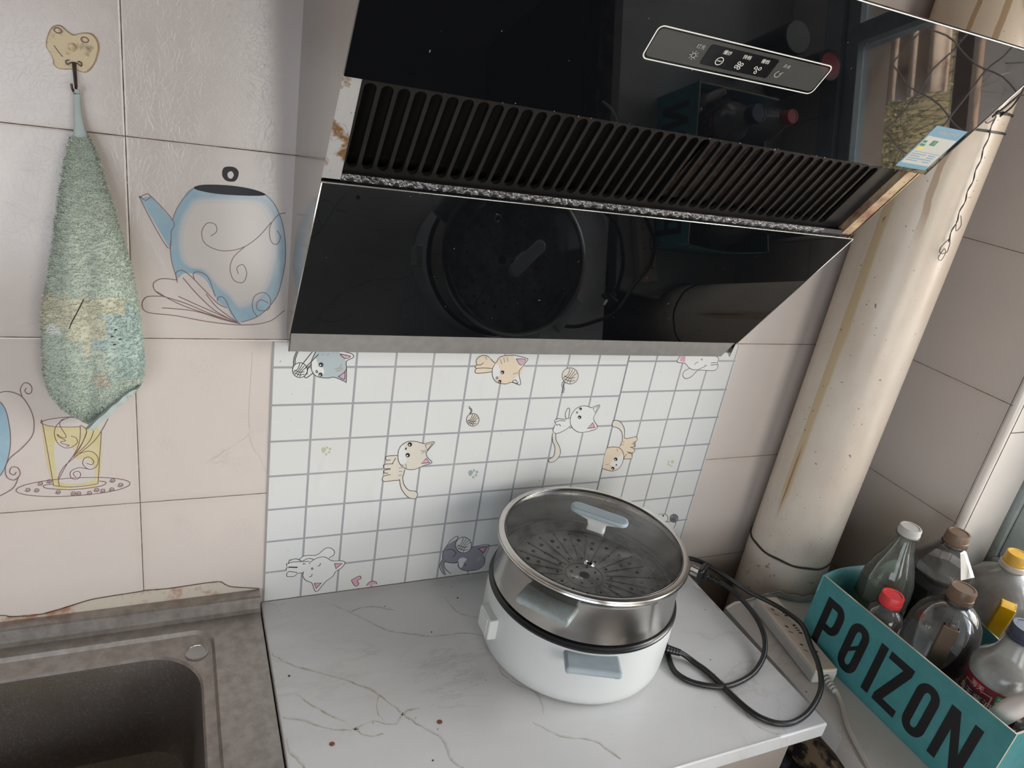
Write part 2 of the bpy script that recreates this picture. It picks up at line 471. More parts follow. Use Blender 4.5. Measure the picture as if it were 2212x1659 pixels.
q = MB(); q.box((0.885, -1.66, -0.1), (0.915, -1.62, 1.0)); q.box((1.03, -0.90, -0.1), (1.06, -0.86, 0.85)); q.box((0.86, -1.6, 1.03), (0.90, -0.2, 1.075))
tag(q.build('timber_fence_frame', plain('weathered_timber', (0.20, 0.13, 0.09), 0.8, var=0.2)), 'weathered brown timber frame outside the window', 'frame')
# wavy security wires
sg = MB()
for k in range(-3, 9):
    for d in (1, -1):
        pts = []
        for i in range(60):
            t = i/59*1.5
            y = -1.55 + k*0.16 + (0.75*t if d == 1 else 1.12 - 0.75*t)
            z = 0.94 + t*0.80
            if -1.6 < y < -0.31: pts.append((0.745 + 0.002*d + 0.003*sin(t*74), y + 0.008*sin(t*37 + k), z))
        if len(pts) > 3: sg.tube(pts, 0.0021, 6)
tag(sg.build('security_mesh', plain('mesh_wire', (0.60, 0.47, 0.40), 0.6)), 'wavy diamond wire mesh fixed outside the window', 'wire mesh')
# grass and leaves
gr = MB()
for i in range(9000):
    x = random.uniform(1.15, 2.1); y = random.uniform(-1.5, 0.4); z = random.uniform(-0.1, 0.16) if random.random() < 0.85 else random.uniform(0.1, 0.42)
    a = random.uniform(0, 2*PI); l = random.uniform(0.06, 0.20); w = random.uniform(0.0012, 0.0028)
    dx, dy = cos(a), sin(a); b = random.uniform(0.3, 1.0)
    gr.add([(x-dy*w, y+dx*w, z), (x+dy*w, y-dx*w, z), (x+dx*l*0.4, y+dy*l*0.4, z+l*b), (x+dx*l, y+dy*l, z+l*b*0.7)], [(0, 1, 2)], random.choice((0, 0, 0, 1, 1, 2)))
g = gr.build('shrub', [plain('leaf_green', (0.05, 0.065, 0.03), 0.6), plain('leaf_olive', (0.09, 0.095, 0.05), 0.6), plain('leaf_dry', (0.24, 0.20, 0.12), 0.7)])
tag(g, 'tangled green and dry grass growing outside the window', 'grass', kind='stuff')

# ---------------------------------------------------------------- prints on the wall
PAL = ['white', plain('print_bluegrey', (0.40, 0.46, 0.48), 0.3, var=0), plain('print_peach', (0.66, 0.56, 0.43), 0.3, var=0),
       plain('print_cream', (0.62, 0.585, 0.51), 0.3, var=0), plain('print_grey', (0.26, 0.255, 0.30), 0.3, var=0),
       plain('print_pink', (0.60, 0.33, 0.42), 0.3, var=0), plain('print_stripe', (0.33, 0.34, 0.31), 0.3, var=0),
       plain('print_olive', (0.45, 0.46, 0.30), 0.3, var=0), plain('print_teal', (0.28, 0.36, 0.36), 0.3, var=0), 'ink',
       speckled('glaze_blue', (0.27, 0.41, 0.50), (0.36, 0.49, 0.56), 0.4, 0.7, 20, 0.15), plain('glaze_black', (0.02, 0.02, 0.028), 0.4, var=0, spec=0.2),
       plain('line_brown', (0.17, 0.095, 0.095), 0.3, var=0), speckled('glaze_yellow', (0.58, 0.51, 0.26), (0.62, 0.57, 0.38), 0.4, 0.7, 25, 0.15),
       'white', plain('glaze_cream', (0.59, 0.55, 0.52), 0.15, var=0),
       plain('glaze_blue_fade', (0.36, 0.45, 0.51), 0.15, var=0), plain('glaze_blue_pale', (0.45, 0.49, 0.515), 0.15, var=0), plain('glaze_blue_faint', (0.53, 0.525, 0.52), 0.15, var=0),
       plain('hair_crack', (0.42, 0.37, 0.33), 0.4, var=0), plain('embossed_glaze', (0.66, 0.62, 0.59), 0.08, var=0)]
def motif(name, items, parent, y0, hw=0.00055, off=(0, 0)):
    q = MB(); used = []; ys = y0
    zs = [p[1] for it in items for p in it[2]]; xs = [p[0] for it in items for p in it[2]]
    for it in items:
        k, col, pts = it[0], it[1], [((a+off[0])*1e-4, (b+off[1])*1e-4) for a, b in it[2]]
        if col not in used: used.append(col)
        mi = used.index(col); ys -= 0.000012
        fn = (lambda yy: (lambda p: (p[0], yy, p[1])))(ys)
        if k == 'F':
            q.fill(cr(pts, 4, True) if len(pts) > 4 else pts, fn, mi)
        elif k == 'S':
            q.ribbon(cr(pts, 5), hw, fn, mi)
        else:
            q.ribbon(pts, hw*(1.6 if col == 6 else 1), fn, mi)
    return q.build(name, [PAL[c] for c in used], parent)

